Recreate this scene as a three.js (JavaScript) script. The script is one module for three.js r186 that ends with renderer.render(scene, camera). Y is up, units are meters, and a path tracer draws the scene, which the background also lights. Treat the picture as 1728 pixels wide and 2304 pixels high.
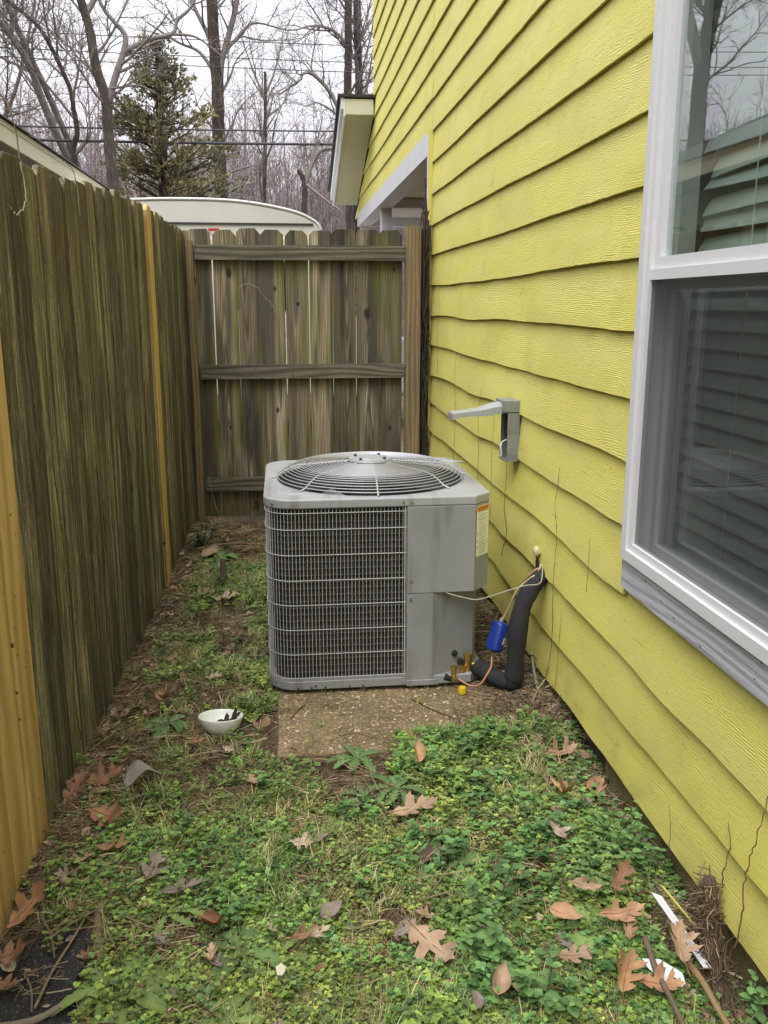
import * as THREE from 'three';
import { mergeGeometries } from 'three/addons/utils/BufferGeometryUtils.js';
import { RoundedBoxGeometry } from 'three/addons/geometries/RoundedBoxGeometry.js';

// ------------------------------------------------------------------ camera, sky, sun, exposure
const scene = new THREE.Scene();
const camera = new THREE.PerspectiveCamera(60.38, 0.75, 0.05, 600);
camera.position.set(0, 1.4, 0);
{
  const d = new THREE.Vector3(-234, 464, -1980).normalize(), th = Math.atan2(d.y, -d.z);
  camera.lookAt(-Math.cos(th) * d.x, 1.4 - Math.sin(th), d.z);
}
const renderer = new THREE.WebGLRenderer({ antialias: true });
renderer.setSize(768, 1024);
renderer.toneMapping = THREE.LinearToneMapping;
renderer.toneMappingExposure = 1.85;
renderer.shadowMap.enabled = true;
const ZENITH = 2.4;
const sun = new THREE.DirectionalLight(new THREE.Color(1, 0.97, 0.92), 1.0);
sun.position.set(-6, 22, 9); sun.target.position.set(0, 0, -4);
sun.castShadow = true; sun.shadow.radius = 45; sun.shadow.mapSize.set(2048, 2048);
Object.assign(sun.shadow.camera, { left: -15, right: 15, top: 15, bottom: -25, near: 1, far: 80 });
scene.add(sun, sun.target);

// ------------------------------------------------------------------ random and noise
function rng(a) { return () => { a |= 0; a = a + 0x6D2B79F5 | 0; let t = Math.imul(a ^ a >>> 15, 1 | a); t = t + Math.imul(t ^ t >>> 7, 61 | t) ^ t; return ((t ^ t >>> 14) >>> 0) / 4294967296; }; }
function hash(x, y, s) { let h = Math.imul(x, 374761393) ^ Math.imul(y, 668265263) ^ Math.imul(s + 11, 974634599); h = Math.imul(h ^ h >>> 13, 1274126177); h = Math.imul(h ^ h >>> 15, 2246822519); return ((h ^ h >>> 16) >>> 0) / 4294967296; }
function pn(x, y, px, py, s) {                                       // value noise, periodic in px by py
  const ix = Math.floor(x), iy = Math.floor(y); let fx = x - ix, fy = y - iy;
  fx = fx * fx * (3 - 2 * fx); fy = fy * fy * (3 - 2 * fy);
  const x0 = ((ix % px) + px) % px, x1 = (x0 + 1) % px, y0 = ((iy % py) + py) % py, y1 = (y0 + 1) % py;
  const a = hash(x0, y0, s), b = hash(x1, y0, s), c = hash(x0, y1, s), d = hash(x1, y1, s);
  return a + (b - a) * fx + (c - a) * fy + (a - b - c + d) * fx * fy;
}
function fbm(u, v, px, py, o, s) { let a = 0, w = 0.5, t = 0; for (let k = 0; k < o; k++) { a += w * pn(u * px, v * py, px, py, s + k * 7); t += w; w *= 0.5; px *= 2; py *= 2; } return a / t; }
const clamp = (x, a = 0, b = 1) => Math.min(b, Math.max(a, x));
const ss = (a, b, x) => { const t = clamp((x - a) / (b - a)); return t * t * (3 - 2 * t); };
const mix = (a, b, t) => [a[0] + (b[0] - a[0]) * t, a[1] + (b[1] - a[1]) * t, a[2] + (b[2] - a[2]) * t];
const lerp = (a, b, t) => a + (b - a) * t;

// ------------------------------------------------------------------ sky: even overcast, brighter overhead
{
  const W = 512, H = 256, d = new Float32Array(W * H * 4);
  for (let j = 0; j < H; j++) for (let i = 0; i < W; i++) {
    const el = ((j + 0.5) / H - 0.5) * Math.PI, k = (j * W + i) * 4;
    let L, t = [0.965, 0.975, 1.05];
    if (el > 0) L = ZENITH * (0.2 + 0.8 * Math.pow(Math.sin(el), 1.6)) * (1 + 0.24 * (fbm(i / W, j / H, 10, 10, 4, 5) - 0.5));
    else { L = 0.22; t = [1, 0.95, 0.8]; }
    d[k] = L * t[0]; d[k + 1] = L * t[1]; d[k + 2] = L * t[2]; d[k + 3] = 1;
  }
  const sky = new THREE.DataTexture(d, W, H, THREE.RGBAFormat, THREE.FloatType);
  sky.mapping = THREE.EquirectangularReflectionMapping; sky.magFilter = THREE.LinearFilter; sky.minFilter = THREE.LinearFilter; sky.needsUpdate = true;
  scene.background = sky; scene.environment = sky;
}

// ------------------------------------------------------------------ textures
function tex(w, h, fn, srgb) {
  const d = new Uint8Array(w * h * 4);
  for (let j = 0; j < h; j++) for (let i = 0; i < w; i++) {
    const c = fn((i + 0.5) / w, (j + 0.5) / h, i, j), k = (j * w + i) * 4;
    if (typeof c === 'number') { d[k] = d[k + 1] = d[k + 2] = clamp(c) * 255; } else { d[k] = clamp(c[0], 0, 255); d[k + 1] = clamp(c[1], 0, 255); d[k + 2] = clamp(c[2], 0, 255); }
    d[k + 3] = 255;
  }
  const t = new THREE.DataTexture(d, w, h); t.wrapS = t.wrapT = THREE.RepeatWrapping; t.magFilter = THREE.LinearFilter; t.minFilter = THREE.LinearMipmapLinearFilter; t.generateMipmaps = true;
  if (srgb) t.colorSpace = THREE.SRGBColorSpace;
  t.needsUpdate = true; return t;
}
const std = (o) => new THREE.MeshStandardMaterial(Object.assign({ roughness: 0.8, metalness: 0 }, o));
const lin = (r, g, b) => new THREE.Color().setRGB(r, g, b);

// embossed lap siding: 2.4 m by 0.539 m
const SID_U = 2.4, SID_V = 0.539;
const sidingRelief = (() => {
  const cache = new Float32Array(2048 * 512);
  for (let j = 0; j < 512; j++) for (let i = 0; i < 2048; i++) {
    const u = (i + 0.5) / 2048, v = (j + 0.5) / 512;
    const warp = 2.6 * (pn(u * 3, v * 4, 3, 4, 1) - 0.5) + 1.3 * (pn(u * 11, v * 7, 11, 7, 2) - 0.5) + 0.55 * (pn(u * 46, v * 24, 46, 24, 3) - 0.5) + 0.3 * (pn(u * 160, v * 60, 160, 60, 8) - 0.5);
    const ph = v * 84 + warp * 2.0, ring = Math.pow(0.5 + 0.5 * Math.sin(6.28318 * ph), 1.6) * (0.35 + 0.65 * pn(u * 30, v * 90, 30, 90, 9));
    const m = 0.12 + 0.88 * ss(0.38, 0.66, fbm(u, v, 5, 5, 3, 4));
    const fib = pn(u * 150, v * 300, 150, 300, 6), peel = pn(u * 460, v * 150, 460, 150, 7);
    cache[j * 2048 + i] = 0.55 * m * ring + 0.22 * fib + 0.2 * peel;
  }
  return cache;
})();
const sidingBump = tex(2048, 512, (u, v, i, j) => sidingRelief[j * 2048 + i]);
const sidingMap = tex(1024, 256, (u, v, i, j) => {
  const low = fbm(u, v, 5, 4, 3, 21), sp = pn(u * 330, v * 90, 330, 90, 22), sk = pn(u * 40, v * 160, 40, 160, 23);
  let k = 0.975 + 0.05 * low; if (sp > 0.965) k *= 0.72; if (sk > 0.93) k *= 0.88;
  const r = sidingRelief[(j * 2) * 2048 + i * 2]; k *= 0.93 + 0.1 * r;
  return [221 * k, 212 * k, 112 * k * (0.9 + 0.2 * fbm(u, v, 9, 7, 2, 24))];
}, true);
const M = {};
M.siding = std({ map: sidingMap, vertexColors: true, bumpMap: sidingBump, bumpScale: 0.0014, roughness: 0.6 });
M.yellowTrim = std({ color: lin(0.68, 0.6, 0.11), roughness: 0.55, bumpMap: sidingBump, bumpScale: 0.001 });

// weathered mossy pickets: ten 0.142 m columns by 1.95 m
const FEN_U = 1.42, FEN_V = 1.95;
const fenceH = new Float32Array(1024 * 2048);
const fenceMap = tex(1024, 2048, (u, v, i, j) => {
  const col = Math.floor(u * 10), lx = u * 10 - col, pt = hash(col, 3, 1), pg = hash(col, 5, 2), pl = hash(col, 8, 3);
  const wob = u + 0.006 * (pn(v * 5, col, 5, 64, 8) - 0.5);
  const s1 = pn(wob * 420, v * 15, 420, 15, 31), s2 = pn(wob * 140, v * 8, 140, 8, 32), s3 = pn(wob * 800, v * 70, 800, 70, 33), s4 = fbm(wob, v, 40, 14, 3, 34);
  let S = 0.34 * s1 + 0.22 * s2 + 0.24 * s3 + 0.2 * s4;
  let c = mix([66, 60, 47], [152, 143, 120], ss(0.27, 0.78, S));
  const al = ss(0.42, 0.68, fbm(u, v, 9, 7, 4, 35) * 0.75 + 0.3 * pg - 0.05 + 0.12 * (1 - v));
  c = mix(c, mix([68, 71, 48], [130, 132, 94], ss(0.25, 0.75, S)), 0.55 * al);
  const st = ss(0.66, 0.86, pn(wob * 75, v * 5, 75, 5, 36)) * ss(0.35, 0.7, pn(u * 20, v * 9, 20, 9, 37));
  c = mix(c, [160, 150, 118], 0.65 * st * (0.4 + pl));
  const br = ss(0.72, 1.0, v) * 0.55; c = mix(c, mix([58, 48, 36], [124, 107, 80], S), br);
  const dk = ss(0.58, 0.85, pn(wob * 34, v * 6, 34, 6, 38)); c = mix(c, [60, 51, 36], 0.4 * dk); if (pn(wob * 620, v * 9 + col, 620, 9, 40) > 0.9) c = mix(c, [34, 28, 20], 0.65); if (pn(u * 480, v * 420, 480, 420, 41) > 0.93) c = mix(c, [176, 164, 130], 0.4);
  const gr = pn(u * 500, v * 900, 500, 900, 39); const k = (0.74 + 0.44 * pt) * (0.82 + 0.36 * gr) * (1 - 0.5 * ss(0.06, 0, Math.min(lx, 1 - lx)));
  fenceH[j * 1024 + i] = 0.5 * s1 + 0.25 * s2 + 0.25 * s3;
  return [c[0] * k, c[1] * k, c[2] * k];
}, true);
M.fence = std({ map: fenceMap, bumpMap: tex(1024, 2048, (u, v, i, j) => fenceH[j * 1024 + i]), bumpScale: 0.003, roughness: 0.92 });

// gate boards with cathedral grain, knots and green edges
const gateH = new Float32Array(1024 * 1536);
const gateMap = tex(1024, 1536, (u, v, i, j) => {
  const col = Math.floor(u * 10), lx = u * 10 - col, pt = hash(col, 13, 1), pg = hash(col, 15, 2), xc = 0.25 + 0.5 * hash(col, 17, 3), sg = hash(col, 19, 4) > 0.5 ? 1 : -1;
  const y = v * 1.95;
  let kx = 9, kd = 9; for (let q = 0; q < 2; q++) { const ky = hash(col, 30 + q, 5) * 1.8, kc = 0.2 + 0.6 * hash(col, 40 + q, 6), kr = 0.006 + 0.012 * hash(col, 50 + q, 7); if (hash(col, 60 + q, 8) < 0.6) { const d = Math.hypot((lx - kc) * 0.14, (y - ky) * 0.55) / kr; if (d < kd) { kd = d; kx = kc; } } }
  const bend = kd < 9 ? Math.exp(-kd * 0.5) * 1.2 * Math.sign(lx - kx) : 0;
  const w = 0.9 * (pn(v * 7, col * 3, 7, 64, 41) - 0.5);
  const flat = hash(col, 77, 2) > 0.45;
  const ph = flat ? sg * y * 4.0 + Math.pow((lx - xc + 0.12 * w) * 4.2, 2) * 2.0 + bend : (lx + 0.04 * w) * 15 + 0.4 * y + bend + 0.7 * (pn(u * 40, v * 5, 40, 5, 42) - 0.5);
  const ring = Math.pow(0.5 + 0.5 * Math.sin(6.283 * ph), 2);
  const s1 = pn(u * 500, v * 14, 500, 14, 43), s2 = pn(u * 90, v * 4, 90, 4, 44), s3 = pn(u * 30, v * 3, 30, 3, 45);
  let c = mix([82, 73, 58], [152, 141, 120], 0.35 * s1 + 0.35 * s2 + 0.3 * s3);
  c = mix(c, [66, 54, 41], 0.62 * ring);
  c = mix(c, [176, 168, 148], 0.55 * ss(0.62, 0.85, pn(u * 26, v * 3, 26, 3, 46)) * (1 - ring));
  c = mix(c, [54, 52, 49], 0.75 * ss(0.5, 0.75, pn(u * 23, v * 3, 23, 3, 47))); c = mix(c, [46, 42, 36], 0.5 * ss(0.6, 0.85, pn(u * 60, v * 4, 60, 4, 57)));
  const edge = ss(0.3, 0.0, lx) * (pg > 0.4 ? 1 : 0.3) + ss(0.75, 1.0, lx) * (pg < 0.6 ? 1 : 0.3);
  c = mix(c, [88, 90, 44], clamp(0.75 * edge * ss(0.3, 0.6, fbm(u, v, 10, 6, 3, 48)) + 0.45 * ss(0.5, 0.7, fbm(u, v, 10, 5, 3, 49)) * pg));
  c = mix(c, [38, 30, 22], 0.9 * ss(1.5, 0.6, kd));
  c = mix(c, [66, 58, 46], 0.6 * ss(0.93, 1.0, v)); c = mix(c, [70, 68, 36], 0.4 * ss(0.2, 0.02, v));
  const k = (0.8 + 0.5 * pt) * (0.9 + 0.2 * s1);
  gateH[j * 1024 + i] = 0.55 * (1 - ring) + 0.45 * s1;
  return [c[0] * k, c[1] * k, c[2] * k];
}, true);
M.gate = std({ map: gateMap, bumpMap: tex(1024, 1536, (u, v, i, j) => gateH[j * 1024 + i]), bumpScale: 0.002, roughness: 0.9 });
// rails and posts: 1.6 m of grain by 0.2 m
function grainTex(w, h, dark, light, seed, rings) {
  const H = new Float32Array(w * h);
  const map = tex(w, h, (u, v, i, j) => {
    const wv = 0.5 * (pn(u * 5, v * 2, 5, 2, seed) - 0.5), ph = (v + 0.12 * wv) * rings + 1.6 * (pn(u * 3, v * 3, 3, 3, seed + 1) - 0.5);
    const r = Math.pow(0.5 + 0.5 * Math.sin(6.283 * ph), 1.5), s = pn(u * 16, v * 160, 16, 160, seed + 2), t = fbm(u, v, 6, 4, 3, seed + 3);
    H[j * w + i] = 0.5 * (1 - r) + 0.5 * s;
    let c = mix(dark, light, clamp(0.45 * (1 - r) + 0.4 * s + 0.5 * (t - 0.35)));
    if (pn(u * 90, v * 30, 90, 30, seed + 4) > 0.95) c = mix(c, [30, 24, 18], 0.6);
    return c;
  }, true);
  return { map, bumpMap: tex(w, h, (u, v, i, j) => H[j * w + i]), bumpScale: 0.002, roughness: 0.88 };
}
M.rail = std(grainTex(1024, 256, [50, 47, 40], [126, 120, 104], 61, 6));
M.post = std(grainTex(1024, 256, [94, 80, 56], [152, 134, 102], 71, 8));
M.newWood = std(grainTex(1024, 256, [160, 126, 74], [214, 184, 128], 81, 2));
M.sillWood = std(grainTex(1024, 256, [150, 150, 152], [186, 186, 190], 91, 9));
// soil, aggregate concrete, bark
M.ground = std({ vertexColors: true, roughness: 0.95, map: tex(1024, 1024, (u, v) => {
  const a = fbm(u, v, 8, 8, 6, 101), b = pn(u * 260, v * 260, 260, 260, 102), c = pn(u * 90, v * 90, 90, 90, 103); let k = 0.55 + 0.5 * a + 0.25 * (b - 0.5) + 0.15 * (c - 0.5);
  let q = mix([150, 128, 104], [196, 176, 146], a); if (b > 0.93) q = [215, 200, 170]; return [q[0] * k, q[1] * k, q[2] * k];
}, true), bumpMap: tex(1024, 1024, (u, v) => 0.6 * fbm(u, v, 16, 16, 5, 105) + 0.4 * pn(u * 230, v * 230, 230, 230, 106)), bumpScale: 0.012 });
{
  const cell = (u, v, n, s) => { const x = u * n, y = v * n, ix = Math.floor(x), iy = Math.floor(y); let d0 = 9, id = 0; for (let a = -1; a < 2; a++) for (let b = -1; b < 2; b++) { const cx = ((ix + a) % n + n) % n, cy = ((iy + b) % n + n) % n, px = ix + a + hash(cx, cy, s), py = iy + b + hash(cx, cy, s + 1), d = Math.hypot(x - px, y - py) / (0.5 + 0.5 * hash(cx, cy, s + 2)); if (d < d0) { d0 = d; id = hash(cx, cy, s + 3); } } return [d0, id]; };
  const Hh = new Float32Array(1024 * 1024);
  const map = tex(1024, 1024, (u, v, i, j) => {
    const [d, id] = cell(u, v, 90, 111), [d2, id2] = cell(u, v, 36, 121); let st = ss(0.62, 0.4, d), c = mix([112, 97, 70], [142, 125, 94], fbm(u, v, 10, 10, 4, 131));
    const tones = [[160, 138, 100], [140, 116, 80], [180, 160, 124], [112, 92, 66], [152, 134, 106]]; c = mix(c, tones[Math.floor(id * 5)], 0.6 * st);
    if (id2 > 0.72) { const s2 = ss(0.42, 0.3, d2); c = mix(c, mix([190, 166, 120], [150, 110, 66], id2 * 7 % 1), 0.8 * s2); st = Math.max(st, s2); }
    c = mix(c, [96, 86, 40], 0.35 * ss(0.5, 0.7, fbm(u, v, 6, 6, 3, 133)));
    Hh[j * 1024 + i] = st * 0.8 + 0.2 * pn(u * 300, v * 300, 300, 300, 134); const k = 0.8 + 0.35 * fbm(u, v, 5, 5, 4, 135); return [c[0] * k, c[1] * k, c[2] * k];
  }, true);
  M.concrete = std({ map, bumpMap: tex(1024, 1024, (u, v, i, j) => Hh[j * 1024 + i]), bumpScale: 0.004, roughness: 0.92 });
}
M.bark = std({ vertexColors: true, roughness: 0.95, map: tex(256, 512, (u, v) => { const a = pn(u * 24, v * 10, 24, 10, 141), b = pn(u * 60, v * 40, 60, 40, 142); const k = 130 + 90 * (0.6 * a + 0.4 * b - 0.3); return [k, k * 0.98, k * 0.95]; }, true) });
M.twig = std({ vertexColors: true, roughness: 0.95 });
const paint = (r, g, b, rough, extra) => std(Object.assign({ color: lin(r, g, b), roughness: rough }, extra));
const speck = tex(512, 512, (u, v) => { const a = fbm(u, v, 6, 6, 4, 151), b = pn(u * 200, v * 200, 200, 200, 152); const st = fbm(u, v, 26, 3, 3, 153); let k = 226 + 34 * (a - 0.5) - 26 * ss(0.55, 0.8, st); if (b > 0.985) k -= 40; return [k, k * 0.995, k * 0.98]; }, true);
const clean = tex(256, 256, (u, v) => { const k = 232 + 14 * (fbm(u, v, 5, 5, 4, 154) - 0.5); return [k, k, k * 0.99]; }, true);
M.white = paint(0.83, 0.83, 0.87, 0.45, { map: clean });
M.vinyl = paint(0.63, 0.63, 0.62, 0.4);
M.cream = paint(0.74, 0.72, 0.58, 0.6, { map: clean });
M.soffit = paint(0.54, 0.51, 0.37, 0.8, { map: clean });
M.black = paint(0.015, 0.014, 0.013, 0.8);
M.dark = paint(0.05, 0.045, 0.04, 0.9);

// ------------------------------------------------------------------ geometry builder
class Geo {
  constructor() { this.p = []; this.t = []; this.c = []; this.i = []; }
  get n() { return this.p.length / 3; }
  v(x, y, z, u = 0, w = 0, c = null) { this.p.push(x, y, z); this.t.push(u, w); if (c) this.c.push(c[0], c[1], c[2]); return this.n - 1; }
  tri(a, b, c) { this.i.push(a, b, c); }
  quad(a, b, c, d) { this.i.push(a, b, c, a, c, d); }
  q4(A, B, C, D, uv = [[0, 0], [1, 0], [1, 1], [0, 1]], col) { const k = [A, B, C, D].map((q, n) => this.v(q[0], q[1], q[2], uv[n][0], uv[n][1], col)); this.quad(...k); return this; }
  box(x0, y0, z0, x1, y1, z1, su = 1, sv = 1, ou = 0, ov = 0, col) {   // uv in metres over (su, sv), u along the longest side
    const d = [x1 - x0, y1 - y0, z1 - z0], L = d.indexOf(Math.max(...d)), lo = [x0, y0, z0];
    for (const ax of [0, 1, 2]) for (const s of [0, 1]) {
      const a = (ax + 1) % 3, b = (ax + 2) % 3, q = [[0, 0], [1, 0], [1, 1], [0, 1]]; if (!s) q.reverse();
      const along = a === L ? a : b === L ? b : (d[a] > d[b] ? a : b), other = along === a ? b : a;
      const k = q.map(([m, n]) => { const P = [...lo]; P[ax] += s * d[ax]; P[a] += m * d[a]; P[b] += n * d[b]; return this.v(P[0], P[1], P[2], (P[along] - lo[along]) / su + ou, (P[other] - lo[other]) / sv + ov + ax * 0.31, col); });
      this.quad(...k);
    }
    return this;
  }
  tube(pts, rad, sides = 6, col, cap = true, su = 1, closed = false) {
    const n = pts.length, V = pts.map((q) => q.isVector3 ? q : new THREE.Vector3(...q)), R = Array.isArray(rad) ? rad : pts.map(() => rad);
    const T = V.map((q, k) => { const a = closed ? V[(k - 1 + n) % n] : V[Math.max(0, k - 1)], b = closed ? V[(k + 1) % n] : V[Math.min(n - 1, k + 1)]; const t = b.clone().sub(a); if (t.lengthSq() < 1e-12) t.set(0, 1, 0); return t.normalize(); });
    let N = Math.abs(T[0].y) < 0.9 ? new THREE.Vector3(0, 1, 0) : new THREE.Vector3(1, 0, 0); const B = new THREE.Vector3(), rings = []; let len = 0;
    for (let k = 0; k < n; k++) {
      N = N.clone().addScaledVector(T[k], -N.dot(T[k])); if (N.lengthSq() < 1e-8) N.set(T[k].y, T[k].z, T[k].x).addScaledVector(T[k], -T[k].x * T[k].y); N.normalize(); B.crossVectors(T[k], N);
      if (k) len += V[k].distanceTo(V[k - 1]);
      const ring = [], cc = typeof col === 'function' ? col(k / (n - 1), V[k]) : col;
      for (let s = 0; s <= sides; s++) { const a = s / sides * Math.PI * 2, ca = Math.cos(a) * R[k], sa = Math.sin(a) * R[k]; ring.push(this.v(V[k].x + N.x * ca + B.x * sa, V[k].y + N.y * ca + B.y * sa, V[k].z + N.z * ca + B.z * sa, s / sides, len / su, cc)); }
      rings.push(ring);
    }
    const m = closed ? n : n - 1;
    for (let k = 0; k < m; k++) { const a = rings[k], b = rings[(k + 1) % n]; for (let s = 0; s < sides; s++) this.quad(a[s], a[s + 1], b[s + 1], b[s]); }
    if (cap && !closed) for (const [k, f] of [[0, -1], [n - 1, 1]]) { const cc = typeof col === 'function' ? col(k / (n - 1), V[k]) : col, o = this.v(V[k].x, V[k].y, V[k].z, 0, 0, cc); for (let s = 0; s < sides; s++) f > 0 ? this.tri(o, rings[k][s], rings[k][s + 1]) : this.tri(o, rings[k][s + 1], rings[k][s]); }
    return this;
  }
  build() {
    const g = new THREE.BufferGeometry(); g.setAttribute('position', new THREE.Float32BufferAttribute(this.p, 3)); g.setAttribute('uv', new THREE.Float32BufferAttribute(this.t, 2));
    if (this.c.length === this.p.length) g.setAttribute('color', new THREE.Float32BufferAttribute(this.c, 3));
    g.setIndex(this.i); g.computeVertexNormals(); return g;
  }
}
const curve = (pts, n, closed = false) => new THREE.CatmullRomCurve3(pts.map((q) => new THREE.Vector3(...q)), closed, 'catmullrom', 0.5).getPoints(n);
const cyl = (r0, r1, h, n = 20, open = false) => new THREE.CylinderGeometry(r0, r1, h, n, 1, open);

// ------------------------------------------------------------------ things, parts, names
const used = {};
function numbered(name) { const k = used[name] = (used[name] ?? -1) + 1; return k ? name + '_' + String(k).padStart(3, '0') : name; }
const shade = (o) => { o.castShadow = o.receiveShadow = true; return o; };
function thing(name, label, category, pos = [0, 0, 0], group) {
  const o = new THREE.Group(); o.name = numbered(name); o.position.set(...pos); o.userData = { label, category }; if (group) o.userData.group = group; scene.add(o); return o;
}
function part(name, geo, mat, parent, label) {                        // geometry in world axes; a part is set back by its thing's base
  const m = shade(new THREE.Mesh(geo.build ? geo.build() : geo, mat)); m.name = name;
  if (parent.parent === scene && parent.isGroup) m.position.copy(parent.position).negate();
  if (label) m.userData.label = label; parent.add(m); return m;
}
function sub(name, parent) { const g = new THREE.Group(); g.name = name; if (parent.parent === scene) g.position.copy(parent.position).negate(); parent.add(g); return g; }
function single(name, geo, mat, label, category, pos = [0, 0, 0], group) {
  const m = shade(new THREE.Mesh(geo.build ? geo.build() : geo, mat)); m.name = numbered(name); m.position.set(...pos); m.userData = { label, category }; if (group) m.userData.group = group; scene.add(m); return m;
}
function stuff(o, name, label, category) { o.name = numbered(name); o.userData = { label, category, kind: 'stuff' }; shade(o); scene.add(o); return o; }

// ------------------------------------------------------------------ ground
const WX = 0.95;                                                      // face of the house wall
const fenceX = (z) => -0.668 - 0.0252 * (z + 1.81);
function groundY(x, z) {
  let y = 0.055 * ss(-4.3, -5.5, z) * ss(-9, -6, z);
  y -= 0.06 * ss(0.74, 0.97, x) * ss(-3.1, -2.2, z) * ss(2, 1.1, x);
  y += (fbm(x / 4 + 9, z / 4 + 9, 10, 10, 4, 201) - 0.5) * 0.05 * ss(-8, -6, z);
  y -= 0.03 * ss(-0.2, -0.06, x) * ss(0.0, -0.045, x) * ss(-2.45, -2.6, z) * ss(-4.1, -3.9, z); if (x > -0.045 && x < 0.86 && z < -2.5 && z > -4) y = Math.min(y, -0.012);
  return y;
}
{
  const axis = (lo, hi, step, out) => { const a = []; for (let q = lo; q <= hi + 1e-6; q += step) a.push(q); for (const o of out) { a.unshift(lo - o); a.push(hi + o); } return a; };
  const xs = axis(-0.78, 1.1, 0.03, [0.3, 0.8, 2, 4, 8, 16, 30, 60, 150, 300]), zs = axis(-6.3, -1.2, 0.03, [0.3, 0.8, 2, 4, 8, 16, 30, 60, 150, 300]);
  const g = new Geo();
  for (const z of zs) for (const x of xs) {
    const inside = x > -0.8 && x < 1.2 && z > -6; const n = fbm(x / 6 + 3, z / 6 + 3, 20, 20, 3, 205);
    const c = inside ? mix([0.27, 0.22, 0.17], [0.42, 0.35, 0.27], n) : mix([0.16, 0.17, 0.07], [0.3, 0.24, 0.13], n);
    g.v(x, groundY(x, z), z, x / 1.4, z / 1.4, c);
  }
  const w = xs.length; for (let j = 0; j < zs.length - 1; j++) for (let i = 0; i < w - 1; i++) { const a = j * w + i; g.quad(a, a + w, a + w + 1, a + 1); }
  const m = new THREE.Mesh(g.build(), M.ground); m.name = 'ground'; m.userData = { kind: 'structure', label: 'brown soil and rough lawn under the weeds' }; shade(m); scene.add(m);
}

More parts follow.
